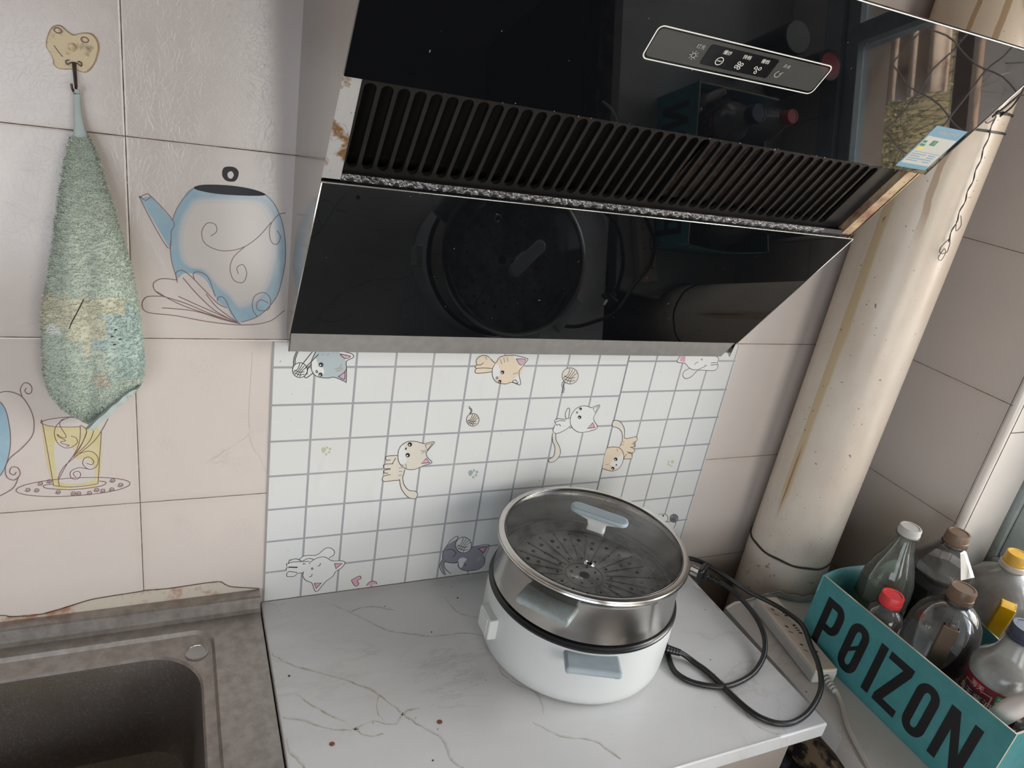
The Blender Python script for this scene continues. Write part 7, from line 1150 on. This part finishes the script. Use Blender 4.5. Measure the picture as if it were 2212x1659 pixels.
def grip(parent, c, ang, z0, z1, w, d, mat, lean=0.0):
    a = radians(ang); T = basis((c[0], c[1], z0), (-sin(a), cos(a), 0), (cos(a), sin(a), 0), (0, 0, 1)) @ Matrix.Rotation(lean, 4, 'X')
    q = MB(); H = z1-z0
    q.box((-w/2, 0.0, 0), (w/2, d*0.35, H), T=T, bev=0.0015); q.box((-w/2, -d*0.6, 0), (-w/2+0.004, d*0.2, H), T=T, bev=0.001); q.box((w/2-0.004, -d*0.6, 0), (w/2, d*0.2, H), T=T, bev=0.001)
    q.box((-w/2, -d*0.7, H-0.006), (w/2, d*0.2, H), T=T, bev=0.001)
    return q.build('carrying_handle', mat, parent)
grip(eD, (-0.0500, -0.0330), 213, 0.040, 0.1900, 0.024, 0.013, 'grip_brown')
q = MB(); q.box((-0.004, -0.02, 0.187), (0.006, 0.004, 0.196), T=basis((-0.0470, -0.0330, 0), (-sin(radians(213)), cos(radians(213)), 0), (cos(radians(213)), sin(radians(213)), 0), (0, 0, 1)), bev=0.001); q.build('handle_lug', 'clear', eD)
jugE = [(0.058, 0.0), (0.064, 0.006), (0.066, 0.015), (0.066, 0.100), (0.0640, 0.108), (0.0665, 0.116), (0.0665, 0.135), (0.0600, 0.165), (0.0450, 0.186), (0.0280, 0.198), (0.0210, 0.203), (0.0195, 0.214)]
eE, kE = bottle('oil_jug', .4960, -.3860, 1.0030, jugE, 0.0230, 0.0195, 'cloudy', 'cap_yellow', 'large cloudy oil jug with yellow cap and yellow handle behind the teal box', zb=SZ+0.0006, group=None)
grip(eE, (-0.0560, -0.0420), 213, 0.062, 0.186, 0.024, 0.020, 'grip_yellow', -0.25)
q = MB(); q.lathe([(0.0205, 0), (0.0225, 0.001), (0.0225, 0.010), (0.0205, 0.011)], (0, 0, 0.2085), 40, close=True); q.build('tamper_ring', plain('milky_plastic', (0.60, 0.55, 0.48), 0.4), eE)
soyb = [(0.036, 0.0), (0.0420, 0.004), (0.0430, 0.012), (0.0430, 0.150), (0.0445, 0.155), (0.0455, 0.163), (0.0450, 0.171), (0.0400, 0.183), (0.0310, 0.192), (0.0250, 0.204), (0.0215, 0.220), (0.0200, 0.232)]
M['soylabel'] = speckled('dark_red_label', (0.17, 0.012, 0.022), (0.22, 0.02, 0.03), 0.4, 0.7, 30, 0.35)
eF, kF = bottle('soy_sauce_bottle', .2560, -.5450, 1.0200, soyb, 0.0220, 0.0210, 'cloudy', 'cap_navy', 'cloudy soy sauce bottle with navy cap and dark red label', liquid=0.03, band=(0.0430, 0.030, 0.153, 'soylabel'), group=None)
# its label print, wrapped round the front
def wrap(o, R_, ang0, z0):
    for v in o.data.vertices:
        x, z, dd = v.co.x, v.co.y, v.co.z; a = radians(ang0) + x/R_
        v.co = ((R_+dd)*cos(a), (R_+dd)*sin(a), z0+z)
M['labred'] = plain('label_bright_red', (0.45, 0.02, 0.03), 0.4, var=0)
RB = 0.0442
def band_rect(nm, x0, x1, z0, z1, mat, d): 
    q = MB(); n = 12
    vs = [(x0+(x1-x0)*i/n, zz_, d) for i in range(n+1) for zz_ in (z0, z1)]
    q.add(vs, [(2*i, 2*i+2, 2*i+3, 2*i+1) for i in range(n)]); o = q.build(nm, mat, eF); wrap(o, RB, 190, 0.1235); return o
band_rect('label_frame', -0.034, 0.0125, -0.045, 0.017, 'cardedge', 0.0003); band_rect('label_field', -0.0325, 0.0110, -0.0435, 0.0155, 'soylabel', 0.0005)
band_rect('label_patch', 0.0165, 0.0370, -0.004, 0.0245, 'lab_green', 0.0004); band_rect('logo_badge', -0.0220, -0.0010, 0.0110, 0.0270, 'labred', 0.0008)
I4 = Matrix.Identity(4)
for nm, s_, sx_, px_, pz_, mt in (('label_text', '海天', 0.0110, -0.0115, 0.0190, 'panelwhite'), ('label_text', '海天酱油', 0.0145, -0.0120, 0.0000, 'panelwhite'), ('label_text', '优选', 0.0078, 0.0265, 0.0180, 'panelwhite'), ('label_text', '黄豆酿造', 0.0046, 0.0265, 0.0110, 'panelwhite'), ('label_text', '零添加', 0.0064, 0.0265, 0.0035, 'panelwhite')):
    o = text(nm, s_, sx_, Matrix.Translation((px_, pz_, 0.0011)), mt, eF); wrap(o, RB, 190, 0.1235)

# loose things by the near end of the box
q = MB(); sp_c = [(0.179, -0.585, 0.852), (0.182, -0.590, 0.875), (0.188, -0.596, 0.897), (0.197, -0.602, 0.918), (0.208, -0.606, 0.938), (0.216, -0.609, 0.952)]
wd = [0.006, 0.012, 0.0165, 0.0185, 0.0165, 0.006]
pp = cr([(a, b, c, w) for (a, b, c), w in zip(sp_c, wd)], 5); vs = []
for (a, b, c, w) in pp:
    for k in range(-4, 5):
        t = k/4; vs.append((a + 0.5*w*t + 0.006*(t*t), b - 0.80*w*t + 0.006*t*t, c))
q.add(vs, [(9*i+k, 9*i+k+1, 9*i+k+10, 9*i+k+9) for i in range(len(pp)-1) for k in range(8)], 0, True)
o = q.build('scoop', plain('pinkish_white_plastic', (0.60, 0.54, 0.50), 0.4)); md = o.modifiers.new('s', 'SOLIDIFY'); md.thickness = 0.002
tag(o, 'pinkish white plastic scoop leaning against the soy sauce bottle', 'scoop')
def crumple(name, c, sx, sy, sz_, mat, label, cat, seed, group=None):
    rnd = random.Random(seed); bm = bmesh.new(); bmesh.ops.create_icosphere(bm, subdivisions=4, radius=1.0)
    for v in bm.verts:
        n = v.co.normalized(); f_ = 1 + 0.16*sin(9*n.x+seed)*cos(7*n.y) + 0.12*sin(15*n.z+5*n.x) + rnd.uniform(-0.035, 0.035)
        e_ = 0.55
        v.co = Vector([math.copysign(abs(n[i])**e_, n[i]) for i in range(3)])*f_
        v.co = Vector((v.co.x*sx, v.co.y*sy, v.co.z*sz_))
    me = bpy.data.meshes.new(name); bm.to_mesh(me); bm.free(); me.materials.append(M[mat]); o = bpy.data.objects.new(name, me); COL.objects.link(o)
    o.location = c; o.rotation_euler = (0.2, 0.5, 0.7+seed); tag(o, label, cat, group); return o
M['foilwrap'] = speckled('clear_wrapper', (0.55, 0.53, 0.50), (0.28, 0.16, 0.13), 0.45, 0.65, 45, 0.15)
capm('pouch_brown', (0.33, 0.235, 0.17))
crumple('seasoning_packet', (0.212, -0.604, 0.862), 0.018, 0.009, 0.020, 'foilwrap', 'crumpled clear seasoning packet in the near corner of the box', 'packet', 1)
crumple('seasoning_packet', (0.275, -0.605, 0.870), 0.018, 0.009, 0.018, 'lab_white', 'white saw-edged seasoning packet behind the crumpled clear one', 'packet', 2)
crumple('brown_pouch', (0.325, -0.588, 0.885), 0.020, 0.012, 0.024, 'pouch_brown', 'small brown paper pouch at the right edge of the box', 'pouch', 3)
crumple('seasoning_packet', (0.320, -0.500, 0.790), 0.016, 0.014, 0.018, 'foilwrap', 'clear packet lying low in the bottom of the box', 'packet', 4)
# beyond the frame edge, seen only as reflections in the hood glass
tall = [(0.032, 0.0), (0.0370, 0.004), (0.0375, 0.012), (0.0375, 0.150), (0.0330, 0.175), (0.0220, 0.195), (0.0160, 0.205), (0.0150, 0.212)]
bottle('vinegar_bottle', .3720, -.5600, 1.000, tall, 0.0200, 0.0165, 'cloudy', 'cap_red', 'milky bottle with red cap reflected in the hood glass', group=None)
e = empty('chilli_jar', (0.528, -0.716, SZ+0.0006)); tag(e, 'squat jar with broad red lid reflected in the hood glass', 'jar')
q = MB(); q.lathe([(0.0, 0), (0.036, 0.0), (0.039, 0.004), (0.039, 0.150), (0.034, 0.162), (0.034, 0.168)], (0, 0, 0), 48); q.build('jar_body', plain('jar_contents', (0.05, 0.02, 0.015), 0.1), e)
q = MB(); q.lathe([(0.0375, 0.166), (0.0375, 0.182), (0.0355, 0.1845), (0.0, 0.1845)], (0, 0, 0), 48); q.build('lid', plain('jar_lid_rim', (0.02, 0.02, 0.025), 0.3), e)
q = MB(); q.lathe([(0.030, 0.1846), (0.030, 0.1852), (0.0, 0.1852)], (0, 0, 0), 48); q.build('lid_print', 'cap_red', e)
e = empty('dark_canister', (0.390, -0.745, SZ+0.0006)); tag(e, 'tall black canister with grey top reflected in the hood glass', 'canister')
q = MB(); q.lathe([(0.0, 0), (0.036, 0.0), (0.0375, 0.003), (0.0375, 0.212), (0.036, 0.215), (0.0, 0.215)], (0, 0, 0), 48); q.build('body', 'blackpaint', e)
q = MB(); q.lathe([(0.0355, 0.2152), (0.0355, 0.2165), (0.0, 0.2165)], (0, 0, 0), 48); q.build('top', plain('canister_top', (0.20, 0.20, 0.18), 0.5), e)
